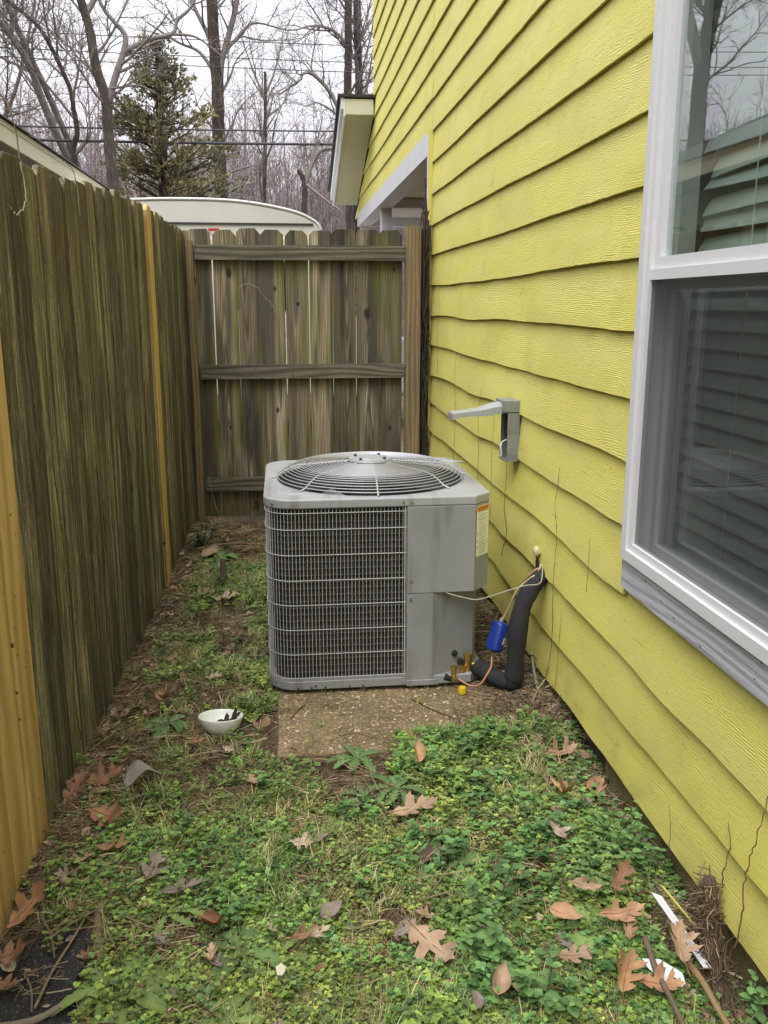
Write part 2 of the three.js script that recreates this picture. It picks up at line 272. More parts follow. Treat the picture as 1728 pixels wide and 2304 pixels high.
// ------------------------------------------------------------------ yellow house
const house = thing('yellow_house', 'two storey house with yellow lap siding along the right side', 'house', [WX, 0, -5.6]);
{
  const EX = 0.181, Y0 = 0.072;
  const r = rng(7);
  function plank(z0, z1, yb, row, h = EX, z1top = null) {             // z0 far, z1 near; z0 may differ along the top edge for a raking cut
    const n = Math.max(2, Math.ceil((z1 - z0) / 0.05)), g = new Geo(), ou = r() * 5, ov = r(), amp = row < 3 ? 1.25 : row < 6 ? 0.9 : row < 9 ? 0.5 : 0.26, seed = 300 + row * 3 + Math.floor(r() * 90);
    const face = [], lip = [], under = [];
    const M5 = 5;
    for (let k = 0; k <= n; k++) {
      const f = k / n, z = lerp(z0, z1, f), w = (pn(z * 1.6 + 50, row, 500, 99, seed) - 0.5) * 2, w2 = (pn(z * 4.1 + 50, row, 900, 99, seed + 1) - 0.5) * 2;
      const stain = (y) => { const s = 0.5 * ss(0.34, 0.06, y) * ss(0.42, 0.75, fbm(z / 3 + 9, y / 3 + 9, 40, 60, 3, 77)) + 0.22 * ss(0.55, 0.8, fbm(z / 4 + 5, y / 2 + 9, 30, 30, 4, 78)); return [1 - 0.38 * s, 1 - 0.42 * s, 1 - 0.3 * s]; };
      const dy = (0.013 * w + 0.004 * w2) * amp, dx = -Math.abs(0.006 * w2 + 0.004 * w) * amp, rag = (pn(z * 60 + 900, row, 4000, 99, seed + 2) - 0.5) * 0.0025;
      const col = [];
      for (let q = 0; q <= M5; q++) { const t = q / M5, zz = z1top !== null ? lerp(lerp(z0, z1, f), lerp(z1top, z1, f), t) : z, y = lerp(yb + dy + rag, yb + h + 0.012, t), x = lerp(WX - 0.014 + dx, WX + 0.0015, t); col.push(g.v(x + (q === 0 ? 0.0012 : 0), y, zz, z / SID_U + ou, (y - yb) / SID_V + ov, stain(y))); }
      face.push(col);
      const yb2 = yb + dy + rag, xb = WX - 0.0128 + dx;
      const sl = [0.98, 0.97, 0.95]; lip.push([g.v(xb, yb2, z, z / SID_U + ou, ov, sl), g.v(xb + 0.010, yb2 - 0.0005, z, z / SID_U + ou, ov + 0.02, sl), g.v(xb + 0.012, yb2 + 0.02, z, z / SID_U + ou, ov + 0.04, sl)]);
    }
    for (let k = 0; k < n; k++) { for (let q = 0; q < M5; q++) g.quad(face[k][q], face[k + 1][q], face[k + 1][q + 1], face[k][q + 1]); for (let q = 0; q < 2; q++) g.quad(lip[k][q + 1], lip[k + 1][q + 1], lip[k + 1][q], lip[k][q]); }
    for (const k of [0, n]) { const P = (a) => [g.p[a * 3], g.p[a * 3 + 1], g.p[a * 3 + 2]], A = P(face[k][0]), B = P(face[k][M5]); g.q4(A, B, [B[0] + 0.009, B[1], B[2]], [A[0] + 0.009, A[1], A[2]], [[0, 0], [0, 0.3], [0.01, 0.3], [0.01, 0]], [0.9, 0.9, 0.9]); }
    part('plank', g, M.siding, house);
  }
  const WZ0 = -2.258, WZ1 = -1.30, WB = 0.628, WT = 2.5;              // window opening, trim included
  for (let k = 0; k < 29; k++) {
    const yb = Y0 + EX * k, mid = yb + EX / 2;
    if (k < 13) {                                                     // below the porch header line: up to the corner board
      if (mid > WB - 0.02 && mid < WT) { plank(-5.6, WZ0 - 0.003, yb, k); plank(WZ1 + 0.003, 1.5, yb, k); }
      else if (yb < WB && yb + EX > WB) plank(-5.6, 1.5, yb, k, WB - yb - 0.016);
      else if (k === 4) plank(-5.6, 1.5, yb, k); else if (k === 2) plank(-5.6, 1.5, yb, k); else plank(-5.6, 1.5, yb, k);
    } else {
      plank(-5.6, 1.5, yb, k);
      const slope = 0.33, zFar = (y) => -9.02 - Math.max(0, 3.15 - y) / slope;
      if (yb < 3.0) plank(zFar(yb), -5.606, yb, k + 40, EX, zFar(yb + EX)); else plank(-9.1, -5.606, yb, k + 40);
    }
  }
  // sheathing, foundation, corner boards
  const S = new Geo();
  S.box(0.966, 0.1, WZ1, 1.1, 5.35, 1.5).box(0.966, 0.1, -5.6, 1.1, 5.35, WZ0).box(0.966, 0.1, WZ0, 1.1, WB, WZ1).box(0.966, WT, WZ0, 1.1, 5.35, WZ1).box(0.966, 2.45, -9.09, 1.1, 5.35, -5.601);
  S.box(1.1, 0.1, -5.6, 8, 5.35, -5.48).box(1.1, 2.452, -9.08, 8, 5.35, -8.96).box(7.9, 0.1, -5.4, 8, 5.35, 1.5).box(1.1, 0.1, 1.4, 7.9, 5.35, 1.5);
  part('wall', S, M.dark, house);
  part('gable_wall', new Geo().q4([0.966, 2.45, -9.1], [0.966, 2.45, -10.83], [0.966, 2.55, -10.83], [0.966, 3.12, -9.1]).q4([1.06, 2.45, -9.1], [1.06, 2.45, -10.83], [1.06, 2.55, -10.83], [1.06, 3.12, -9.1]), M.dark, house);
  const foundation = paint(0.3, 0.26, 0.1, 0.9, { map: speck, bumpMap: M.ground.bumpMap, bumpScale: 0.006 });
  part('foundation', new Geo().box(0.972, -0.3, -2.4, 1.09, 0.1, 1.5), foundation, house, 'dirty yellow painted foundation below the siding');
  part('foundation', new Geo().box(0.985, -0.3, -5.6, 1.09, 0.1, -2.4), M.dark, house);
  part('corner_board', new Geo().box(0.930, 0.03, -5.702, 1.02, 2.44, -5.603), M.yellowTrim, house);
  part('corner_board', new Geo().box(0.936, 0.03, -5.78, 1.02, 2.436, -5.705), M.white, house, 'white corner board beside the porch opening');
  // porch
  part('porch_header', new Geo().box(0.932, 2.305, -10.83, 1.08, 2.445, -5.783).box(1.082, 2.305, -10.83, 6, 2.445, -10.68), M.white, house);
  part('porch_ceiling', new Geo().box(1.082, 2.40, -10.67, 8, 2.44, -5.61), paint(0.7, 0.68, 0.64, 0.8), house);
  part('porch_beam', new Geo().box(1.09, 2.31, -8.9, 7, 2.395, -8.76), M.white, house);
  part('porch_post', new Geo().box(0.985, 0.08, -8.87, 1.085, 2.304, -8.77), M.white, house);
  part('porch_post', new Geo().box(0.96, 0.08, -10.8, 1.06, 2.304, -10.7), M.white, house);
  part('porch_floor', new Geo().box(0.97, -0.1, -10.83, 8, 0.075, -5.61), M.concrete, house);
  // rake overhang of the porch roof
  const za = -8.95, zb = -10.86, ya = 3.165, ybt = 2.55, T = 0.135, x0 = 0.665, x1 = 0.93;
  const R = new Geo(); // soffit box as a sheared prism
  const c8 = (x, y, z) => [x, y, z];
  R.q4(c8(x0, ya, za), c8(x0, ybt, zb), c8(x1, ybt, zb), c8(x1, ya, za));
  part('rake_soffit', R, M.soffit, house);
  part('rake_end', new Geo().q4(c8(x0, ya, za), c8(x1, ya, za), c8(x1, ya + T, za), c8(x0, ya + T, za)), M.cream, house);
  part('rake_end', new Geo().q4(c8(x0, ybt, zb), c8(x1, ybt, zb), c8(x1, ybt + T, zb), c8(x0, ybt + T, zb)), M.cream, house);
  const F = new Geo(); for (const [a, b, lo, hi] of [[x0 - 0.02, x0 - 0.002, -0.015, T], [x0 - 0.045, x0 - 0.021, T * 0.35, T + 0.012]]) {
    F.q4(c8(a, ya + lo, za), c8(a, ybt + lo, zb), c8(a, ybt + hi, zb), c8(a, ya + hi, za)).q4(c8(b, ya + lo, za), c8(b, ybt + lo, zb), c8(b, ybt + hi, zb), c8(b, ya + hi, za)).q4(c8(a, ya + lo, za), c8(b, ya + lo, za), c8(b, ybt + lo, zb), c8(a, ybt + lo, zb)).q4(c8(a, ya + lo, za), c8(b, ya + lo, za), c8(b, ya + hi, za), c8(a, ya + hi, za)).q4(c8(a, ybt + lo, zb), c8(b, ybt + lo, zb), c8(b, ybt + hi, zb), c8(a, ybt + hi, zb));
  }
  part('rake_fascia', F, M.white, house);
  const RF = new Geo(), rx = x0 - 0.075; for (const [l, h] of [[T + 0.016, T + 0.04]]) {
    RF.q4(c8(rx, ya + h, za + 0.02), c8(rx, ybt + h, zb - 0.05), c8(8, ybt + h, zb - 0.05), c8(8, ya + h, za + 0.02)).q4(c8(rx, ya + l, za + 0.02), c8(rx, ybt + l, zb - 0.05), c8(8, ybt + l, zb - 0.05), c8(8, ya + l, za + 0.02)).q4(c8(rx, ya + l, za + 0.02), c8(rx, ybt + l, zb - 0.05), c8(rx, ybt + h, zb - 0.05), c8(rx, ya + h, za + 0.02)).q4(c8(rx, ya + l, za + 0.02), c8(8, ya + l, za + 0.02), c8(8, ya + h, za + 0.02), c8(rx, ya + h, za + 0.02)).q4(c8(rx, ybt + l, zb - 0.05), c8(8, ybt + l, zb - 0.05), c8(8, ybt + h, zb - 0.05), c8(rx, ybt + h, zb - 0.05));
  }
  part('porch_roof', RF, paint(0.045, 0.042, 0.04, 0.95), house);
  part('roof', new Geo().box(0.62, 5.36, -9.5, 8.4, 5.5, 1.9), paint(0.5, 0.48, 0.4, 0.9), house);

  // window
  const win = sub('window', house);
  const fr = new Geo();
  const YT = 2.45;
  const ring = (g, zo0, zo1, yo0, yo1, w, xa, xb) => { g.box(xa, yo0, zo0, xb, yo1, zo0 + w).box(xa, yo0, zo1 - w, xb, yo1, zo1).box(xa, yo0, zo0 + w, xb, yo0 + w, zo1 - w).box(xa, yo1 - w, zo0 + w, xb, yo1, zo1 - w); };
  ring(fr, -2.246, -1.312, 0.7255, YT, 0.03, 0.914, 0.965); ring(fr, -2.216, -1.342, 0.7555, YT - 0.03, 0.02, 0.923, 0.942);
  part('frame', fr, M.vinyl, win);
  const jm = new Geo(); jm.box(0.9425, 0.745, -2.24, 1.05, YT - 0.05, -2.222).box(0.9425, 0.745, -1.336, 1.05, YT - 0.05, -1.318).box(0.9425, 0.73, -2.222, 1.05, 0.748, -1.336).box(0.9425, YT - 0.05, -2.24, 1.05, YT - 0.03, -1.318).box(0.955, 0.748, -2.222, 0.963, 1.46, -2.216);
  part('jamb', jm, M.vinyl, win);
  const up = new Geo(); ring(up, -2.1965, -1.3615, 1.489, YT - 0.052, 0.029, 0.936, 0.966);
  up.box(0.9265, 1.463, -2.1955, 0.985, 1.4885, -1.3625); up.box(0.944, 1.489, -2.2205, 0.966, YT - 0.052, -2.197);
  part('upper_sash', up, M.vinyl, win);
  const lo = new Geo(); ring(lo, -2.2205, -1.3375, 0.75, 1.462, 0.022, 0.986, 1.012);
  part('lower_sash', lo, M.vinyl, win);
  const glass = new THREE.MeshPhysicalMaterial({ color: lin(0.88, 0.93, 0.9), roughness: 0, transmission: 1, thickness: 0, ior: 2.2 });
  for (const [x, y0, y1, z0, z1] of [[0.950, 1.516, YT - 0.08, -2.169, -1.389], [0.958, 1.516, YT - 0.08, -2.169, -1.389], [0.998, 0.771, 1.441, -2.2, -1.358], [1.004, 0.771, 1.441, -2.2, -1.358]])
    part('pane', new Geo().q4([x, y0, z0], [x, y0, z1], [x, y1, z1], [x, y1, z0]), glass, win);
  part('insect_screen', new Geo().q4([0.932, 0.774, -2.1975], [0.932, 0.774, -1.3605], [0.932, 1.4635, -1.3605], [0.932, 1.4635, -2.1975]), std({ color: lin(0.03, 0.03, 0.032), roughness: 0.7, transparent: true, opacity: 0.52 }), win);
  const rb = rng(51), blindMat = paint(0.4, 0.44, 0.4, 0.6);
  for (let k = 0; k < 36; k++) {                                      // slats, the upper ones bent at their far end
    const y = 0.76 + k * 0.0465, g = new Geo(), n = 14, bend = y > 1.5 && y < 1.85 ? 0.005 + 0.007 * rb() : 0.002; let prev = null;
    const tilt = (y > 1.82 ? 2.0 : y > 1.49 ? 1.08 : 1.15) + 0.05 * (rb() - 0.5), zf = -2.25 + (y > 1.5 && y < 1.9 ? 0.03 + 0.07 * rb() : 0.03 * rb());
    for (let q = 0; q <= n; q++) {
      const f = q / n, z = lerp(zf, -1.4, f), dy = -bend * Math.pow(1 - f, 3) * (k % 2 ? 1 : -0.5), tl = tilt - (bend > 0.01 ? 0.2 * Math.pow(1 - f, 2) * (k % 3 - 0.6) : 0), hy = 0.025 * Math.sin(tl), hx = 0.025 * Math.cos(tl);
      const a = [g.v(1.06 - hx, y - hy + dy, z), g.v(1.06 - 0.003, y + dy + 0.002, z), g.v(1.06 + hx, y + hy + dy, z)]; if (prev) { g.quad(prev[0], a[0], a[1], prev[1]); g.quad(prev[1], a[1], a[2], prev[2]); } prev = a;
    }
    part('slat', g, blindMat, win);
  }
  const cords = new Geo(); for (const z of [-1.92, -1.5]) cords.tube([[1.03, 0.74, z], [1.032, 1.5, z + 0.01], [1.03, 2.44, z]], 0.0014, 5);
  part('blind_cord', cords, M.white, win);
  part('sill', new Geo().box(0.924, 0.639, -2.254, 0.985, 0.7245, -1.31, 1.6, 0.2), M.sillWood, win, 'weathered pale grey wooden sill board');
  const room = new THREE.BoxGeometry(2.6, 2.6, 3.2); room.translate(2.41, 1.3, -1.7); // stands inside the shell
  part('interior_wall', (() => { const g = new Geo(); g.box(3.6, 0, -3.3, 3.7, 2.6, -0.1).box(1.105, 0, -3.4, 3.6, 2.6, -3.3).box(1.105, 0, -0.1, 3.6, 2.6, 0).box(1.105, 2.6, -3.4, 3.7, 2.7, 0).box(1.105, -0.1, -3.4, 3.7, 0, 0); return g; })(), paint(0.45, 0.43, 0.38, 0.9), house);
}

// ------------------------------------------------------------------ wooden fence and gate
function picketGeo(w, h, th, ou, ov, su, sv, ear = 0.024, rg = null) {   // dog-eared board standing on y = 0, face towards +z
  const s = new THREE.Shape(), e = rg ? ear * (0.7 + 0.6 * rg()) : ear, e2 = rg ? ear * (0.7 + 0.6 * rg()) : ear;
  s.moveTo(-w / 2, 0); s.lineTo(w / 2, 0); s.lineTo(w / 2, h - e * 1.2); s.lineTo(w / 2 - e, h - (rg ? 0.006 * rg() : 0)); s.lineTo(-w / 2 + e2, h - (rg ? 0.006 * rg() : 0)); s.lineTo(-w / 2, h - e2 * 1.2); s.closePath();
  const g = new THREE.ExtrudeGeometry(s, { depth: th - 0.004, bevelEnabled: true, bevelThickness: 0.002, bevelSize: 0.002, bevelOffset: -0.002, bevelSegments: 1 });
  const p = g.attributes.position, uv = g.attributes.uv; for (let k = 0; k < p.count; k++) uv.setXY(k, (p.getX(k) + w / 2 + p.getZ(k)) / su + ou, p.getY(k) / sv + ov);
  return g;
}
const fence = thing('wooden_fence', 'mossy dog eared wooden picket fence along the left side of the yard', 'fence', [fenceX(-5.62), -0.06, -5.62]);
{
  fence.rotation.y = Math.atan(-0.0252);
  const r = rng(17), W = 0.137, GAP = 0.005, N = 44;
  for (let k = 0; k < N; k++) {
    const d = (W + GAP) * (k + 0.5), z = -5.62 + d, fresh = (d > 1.18 && d < 1.31) || (z > -2.19 && z < -1.72);
    const top = 1.845 - 0.085 * ss(-4.2, -2.2, z) + (r() - 0.5) * 0.022 + (fresh ? 0.01 : 0) + 0.06;
    const g = picketGeo(fresh ? W * 0.985 : W - 0.003 * r(), top, 0.018, fresh ? 0 : (k * 0.1) % 1 + 0.001, fresh ? r() : 0.2 * (r() - 0.5) - 0.02, fresh ? 0.2 : FEN_U, fresh ? 1.6 : FEN_V, 0.024, r);
    if (fresh) { const p = g.attributes.position, uv = g.attributes.uv, o = r(); for (let q = 0; q < p.count; q++) uv.setXY(q, p.getY(q) / 1.6 + o, p.getX(q) / 0.2 + o); }
    g.rotateY(Math.PI / 2);
    const m = shade(new THREE.Mesh(g, fresh ? M.newWood : M.fence)); m.name = 'picket'; if (fresh) m.userData.label = 'new unweathered golden yellow picket';
    m.position.set((r() - 0.5) * 0.01 - 0.018 + (fresh ? 0.004 : 0), 0, d); m.rotation.set((r() - 0.5) * 0.006, (r() - 0.5) * 0.09, 0); fence.add(m);
  }
  for (const y of [0.35, 1.05, 1.72]) { const m = shade(new THREE.Mesh(new Geo().box(-0.062, y - 0.045, 0, -0.024, y + 0.045, 6.2, 1.6, 0.2).build(), M.rail)); m.name = 'rail'; fence.add(m); }
  for (let k = 0; k < 4; k++) { const m = shade(new THREE.Mesh(new Geo().box(-0.152, 0, 0.02 + k * 2.0, -0.064, 1.8, 0.11 + k * 2.0, 1.6, 0.2).build(), M.post)); m.name = 'post'; fence.add(m); }
}
{ const m = shade(new THREE.Mesh(new Geo().box(-0.03, 0, -0.09, 0.026, 1.9, -0.002, 1.6, 0.2, 0.3, 0.6).build(), M.post)); m.name = 'post'; fence.add(m); }
const gate = thing('wooden_gate', 'weathered grey brown wooden gate with two rails closing the back of the yard', 'gate', [0.14, 0.08, -5.52]);
{
  const r = rng(23), W = 0.1415, P = 0.1435, X0 = -0.565;
  for (let k = 0; k < 9; k++) {
    const g = picketGeo(W - 0.0025 * r() * r() - ([4, 8].includes(k) ? 0.0022 : 0), 1.848 - 0.09 + (r() - 0.5) * 0.012, 0.016, k * 0.1 + 0.001, 0.08 * r(), FEN_U, FEN_V, 0.026, r);
    const m = shade(new THREE.Mesh(g, M.gate)); m.name = 'picket'; m.position.set(X0 + P * (k + 0.5) + 0.022 + (k > 5 ? 0.003 : 0) - 0.14, 0.01, -0.045); m.rotation.z = (r() - 0.5) * 0.005 - 0.0015; gate.add(m);
  }
  const railG = (x0, x1, y, o) => { const g = new Geo().box(x0, y - 0.043, -5.545, x1, y + 0.043, -5.507, 1.6, 0.2, o, o * 1.7); return g; };
  part('rail', railG(-0.498, 0.768, 1.709, 0.1), M.rail, gate); part('rail', railG(-0.492, 0.766, 1.005, 0.45), M.rail, gate); part('rail', railG(-0.49, 0.766, 0.302, 0.8), M.rail, gate);
  const st = (x0, x1, y0, y1, z0, z1, o) => { const g = new Geo().box(x0, y0, z0, x1, y1, z1, 1.6, 0.2, o, o); return g; };
  part('stile', st(-0.541, -0.503, 0.03, 1.773, -5.53, -5.485, 0.2), M.post, gate);
  part('post', st(0.769, 0.858, -0.2, 1.869, -5.585, -5.492, 0.37), M.post, gate, 'lighter square post on the hinge side');
}

// ------------------------------------------------------------------ air conditioner
const AX0 = -0.078, AX1 = 0.745, AZ1 = -3.022, AZ0 = -3.85;
function outline(ins = 0, seg = 8, rl = 0.105, ch = 0.066) {          // plan, counter-clockwise seen from above with x right and -z up; starts at front right
  const x0 = AX0 + ins, x1 = AX1 - ins, z0 = AZ0 + ins, z1 = AZ1 - ins, q = [], R = Math.max(0.01, rl - ins), c = Math.max(0.01, ch - ins * 0.4);
  q.push([x1 - c, z1], [x1, z1 - c]);
  for (let k = 0; k <= 4; k++) { const a = k / 4 * Math.PI / 2; q.push([x1 - 0.05 + 0.05 * Math.cos(a), z0 + 0.05 - 0.05 * Math.sin(a)]); }
  for (let k = 0; k <= seg; k++) { const a = k / seg * Math.PI / 2; q.push([x0 + R - R * Math.sin(a), z0 + R - R * Math.cos(a)]); }
  for (let k = 0; k <= seg; k++) { const a = k / seg * Math.PI / 2; q.push([x0 + R - R * Math.cos(a), z1 - R + R * Math.sin(a)]); }
  return q;
}
function slab(pts, y0, y1, hole, bevel = 0.004) {
  const s = new THREE.Shape(pts.map(([x, z]) => new THREE.Vector2(x, -z)));
  if (hole) { const h = new THREE.Path(); h.absarc(hole[0], -hole[1], hole[2], 0, Math.PI * 2, true); s.holes.push(h); }
  const g = new THREE.ExtrudeGeometry(s, { depth: y1 - y0 - 2 * bevel, bevelEnabled: bevel > 0, bevelSize: bevel, bevelThickness: bevel, bevelOffset: -bevel, bevelSegments: 3, curveSegments: 64 });
  g.rotateX(-Math.PI / 2); g.translate(0, y0 + bevel, 0); return g;
}
const ac = thing('air_conditioner', 'grey outdoor air conditioner with wire grille and domed fan guard on the concrete pad', 'air conditioner', [0.333, 0.012, -3.436]);
{
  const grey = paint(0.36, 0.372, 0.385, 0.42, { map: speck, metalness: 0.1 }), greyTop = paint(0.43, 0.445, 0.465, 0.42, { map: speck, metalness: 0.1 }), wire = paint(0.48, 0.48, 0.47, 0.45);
  const steel = paint(0.5, 0.5, 0.5, 0.3, { metalness: 0.9 }), brass = paint(0.6, 0.42, 0.14, 0.35, { metalness: 0.9 }), CX = 0.338, CZ = -3.43, FR = 0.362;
  part('base_pan', slab(outline(0.004), 0.019, 0.052, null, 0.003), grey, ac);
  for (const [x, z] of [[0.05, -3.15], [0.62, -3.2], [0.05, -3.7], [0.6, -3.7]]) part('foot', new RoundedBoxGeometry(0.08, 0.024, 0.08, 2, 0.004).translate(x, 0.006, z), M.black, ac);
  const cover = slab(outline(0), 0.704, 0.738, [CX, CZ, FR], 0.006);
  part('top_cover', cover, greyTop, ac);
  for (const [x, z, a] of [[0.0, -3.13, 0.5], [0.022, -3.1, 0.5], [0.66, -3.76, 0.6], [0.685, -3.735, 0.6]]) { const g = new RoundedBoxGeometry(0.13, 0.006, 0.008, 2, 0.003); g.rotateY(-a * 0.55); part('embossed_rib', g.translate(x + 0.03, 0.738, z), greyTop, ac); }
  { const g = cyl(FR, FR - 0.012, 0.1, 64, true); part('fan_shroud', g.translate(CX, 0.682, CZ), paint(0.1, 0.1, 0.105, 0.5), ac); }
  // inside: dark drum, motor, blades
  part('inner_drum', (() => { const g = cyl(0.35, 0.35, 0.56, 48, true).translate(CX, 0.35, CZ), b = new THREE.CircleGeometry(0.35, 40).rotateX(-Math.PI / 2).translate(CX, 0.3, CZ); return mergeGeometries([g, b].map((q) => q.toNonIndexed())); })(), M.black, ac);
  part('fan_motor', mergeGeometries([cyl(0.075, 0.075, 0.16, 32).translate(CX, 0.67, CZ), cyl(0.03, 0.03, 0.05, 20).translate(CX, 0.57, CZ)]), paint(0.05, 0.05, 0.055, 0.4), ac);
  for (let k = 0; k < 4; k++) {
    const g = new Geo(), n = 8; let prev = null; for (let q = 0; q <= n; q++) { const rr = 0.05 + 0.28 * q / n, sweep = 0.35 * q / n, hw = 0.35 - 0.1 * Math.abs(q / n - 0.4), row = []; for (let s = 0; s <= 5; s++) { const a = k * Math.PI / 2 + 0.5 + sweep + (s / 5 - 0.5) * 2 * hw; row.push(g.v(CX + Math.cos(a) * rr, 0.60 + (s / 5 - 0.5) * 0.09 + 0.01 * Math.sin(s), CZ + Math.sin(a) * rr)); } if (prev) for (let s = 0; s < 5; s++) g.quad(prev[s], prev[s + 1], row[s + 1], row[s]); prev = row; }
    part('fan_blade', g, paint(0.3, 0.31, 0.33, 0.35, { metalness: 0.6 }), ac);
  }
  // guard
  const gh = (r) => 0.742 + (r > 0.27 ? 0.05 * Math.cos((r - 0.27) / 0.105 * Math.PI / 2) : 0.05 + 0.02 * (1 - r / 0.27));
  const guard = sub('fan_guard', ac), GR = new Geo();
  for (let k = 0; k < 22; k++) { const rr = 0.366 - k * 0.0124, pts = []; for (let q = 0; q < 72; q++) { const a = q / 72 * Math.PI * 2; pts.push([CX + rr * Math.cos(a), gh(rr), CZ + rr * Math.sin(a)]); } GR.tube(pts, 0.0021, 6, null, false, 1, true); }
  const rings = part('guard_ring', GR, paint(0.4, 0.4, 0.41, 0.45, { metalness: 0.2 }), guard); rings.userData.kind = 'stuff';
  for (let k = 0; k < 8; k++) { const a = k * Math.PI / 4 + Math.PI / 2 + 0.02, pts = []; for (let q = 0; q <= 12; q++) { const rr = 0.075 + (0.388 - 0.075) * q / 12; pts.push([CX + rr * Math.cos(a), gh(Math.min(rr, 0.375)) - 0.003, CZ + rr * Math.sin(a)]); } pts[12][1] = 0.741; part('spoke', new Geo().tube(pts, 0.0031, 6), wire, guard); }
  const hub = mergeGeometries([cyl(0.083, 0.088, 0.008, 40), new THREE.CylinderGeometry(0.05, 0.06, 0.006, 40).translate(0, 0.006, 0)]).translate(CX, gh(0.08) + 0.004, CZ);
  part('hub_plate', hub, paint(0.3, 0.3, 0.31, 0.5, { metalness: 0.1 }), guard);
  for (let k = 0; k < 4; k++) { const a = k * Math.PI / 2 + 0.65; part('bolt', cyl(0.006, 0.007, 0.009, 6).translate(CX + 0.068 * Math.cos(a), gh(0.08) + 0.012, CZ + 0.068 * Math.sin(a)), M.dark, guard); }
  // coil
  const path = (ins) => { const o = outline(ins), q = o.slice(7); q.push([0.43, AZ1 - ins]); return [[0.6, AZ0 + ins], ...q]; };
  const wall2 = (pts, y0, y1, su) => { const g = new Geo(); let len = 0; for (let k = 0; k < pts.length - 1; k++) { const [a, b] = [pts[k], pts[k + 1]], L = Math.hypot(b[0] - a[0], b[1] - a[1]); g.q4([a[0], y0, a[1]], [b[0], y0, b[1]], [b[0], y1, b[1]], [a[0], y1, a[1]], [[len / su, 0], [(len + L) / su, 0], [(len + L) / su, (y1 - y0) / su], [len / su, (y1 - y0) / su]]); len += L; } return g; };
  const coilMap = tex(512, 512, (u, v) => { const f = 0.5 + 0.5 * Math.sin(u * 6.283 * 160), row = Math.abs((v * 12) % 1 - 0.5) * 2, d = fbm(u, v, 14, 6, 4, 161); let c = mix([22, 21, 20], [52, 49, 45], 0.5 * f + 0.4 * d); c = mix(c, [66, 52, 38], 0.6 * ss(0.45, 0.7, pn(u * 22, v * 24, 22, 24, 163))); const k = 0.92 + 0.1 * ss(0.1, 0.6, row); return [c[0] * k, c[1] * k, c[2] * k]; }, true);
  part('coil', wall2(path(0.03), 0.056, 0.7, 0.3), std({ map: coilMap, roughness: 0.7 }), ac);
  const ct = new Geo(); for (let k = 0; k < 25; k++) { const y = 0.08 + k * 0.0248; ct.tube(path(0.0255).map(([x, z]) => [x, y, z]), 0.0026, 5, null, false); }
  const coilRows = part('coil_tube', ct, paint(0.03, 0.026, 0.022, 0.6), ac); coilRows.userData.kind = 'stuff';
  // wire grille
  const wp = path(0.006), fine = []; { const cum = [0]; for (let k = 1; k < wp.length; k++) cum.push(cum[k - 1] + Math.hypot(wp[k][0] - wp[k - 1][0], wp[k][1] - wp[k - 1][1])); const L = cum[cum.length - 1], n = Math.round(L / 0.0132); for (let k = 0; k <= n; k++) { const s = k / n * L; let j = 1; while (j < cum.length - 1 && cum[j] < s) j++; const f = (s - cum[j - 1]) / (cum[j] - cum[j - 1]); fine.push([lerp(wp[j - 1][0], wp[j][0], f), lerp(wp[j - 1][1], wp[j][1], f)]); } }
  const gw = new Geo(), rw = rng(5); for (const [x, z] of fine) gw.tube([[x, 0.055, z], [x + (rw() - 0.5) * 0.001, 0.38, z + (rw() - 0.5) * 0.001], [x, 0.702, z]], 0.00095, 4, null, false);
  const hp = path(0.0035); for (const y of [0.066, 0.158, 0.253, 0.347, 0.44, 0.534, 0.628, 0.688]) gw.tube(hp.map(([x, z]) => [x, y, z]), 0.0014, 5, null, false);
  const gwm = part('wire_grille', gw, wire, ac); gwm.userData.kind = 'stuff';
  part('corner_rod', new Geo().tube([[0.424, 0.055, -3.024], [0.424, 0.703, -3.024]], 0.002, 6), wire, ac);
  // panels
  const strip = (pts, y0, y1, th, bev = 0.0025) => { const s = new THREE.Shape(), out = pts, n = pts.length, off = []; for (let k = 0; k < n; k++) { const a = pts[Math.max(0, k - 1)], b = pts[Math.min(n - 1, k + 1)], dx = b[0] - a[0], dz = b[1] - a[1], L = Math.hypot(dx, dz); off.push([pts[k][0] - dz / L * -th * -1, pts[k][1] + dx / L * -th]); } const all = [...out, ...off.reverse()]; all.forEach(([x, z], k) => k ? s.lineTo(x, -z) : s.moveTo(x, -z)); s.closePath(); const g = new THREE.ExtrudeGeometry(s, { depth: y1 - y0 - 2 * bev, bevelEnabled: true, bevelSize: bev, bevelThickness: bev, bevelOffset: -bev, bevelSegments: 2 }); g.rotateX(-Math.PI / 2); g.translate(0, y0 + bev, 0); return g; };
  const th = 0.012, hull = [[0.4325, AZ1 - th], [0.4325, AZ1], [AX1 - 0.066, AZ1], [AX1, AZ1 - 0.066], [AX1, -3.55], [AX1 - th, -3.55], [AX1 - th, AZ1 - 0.061], [AX1 - 0.071, AZ1 - th]];
  part('upper_panel', slab(hull, 0.379, 0.7035, null, 0.0025), grey, ac);
  const low = [[0.4325, AZ1 - th], [0.4325, AZ1 - 0.002], [0.529, AZ1 - 0.002], [0.70, -3.115], [0.715, -3.14], [0.715, -3.55], [0.70, -3.55], [0.70, -3.145], [0.688, -3.122], [0.524, AZ1 - th - 0.002]];
  part('lower_panel', slab(low, 0.022, 0.378, null, 0.002), grey, ac);
  part('base_bracket', slab([[0.432, AZ1 + 0.003], [0.535, AZ1 + 0.003], [0.61, -3.045], [0.655, -3.045], [0.69, -3.1], [0.69, -3.13], [0.432, -3.05]], 0.018, 0.04, null, 0.002), grey, ac);
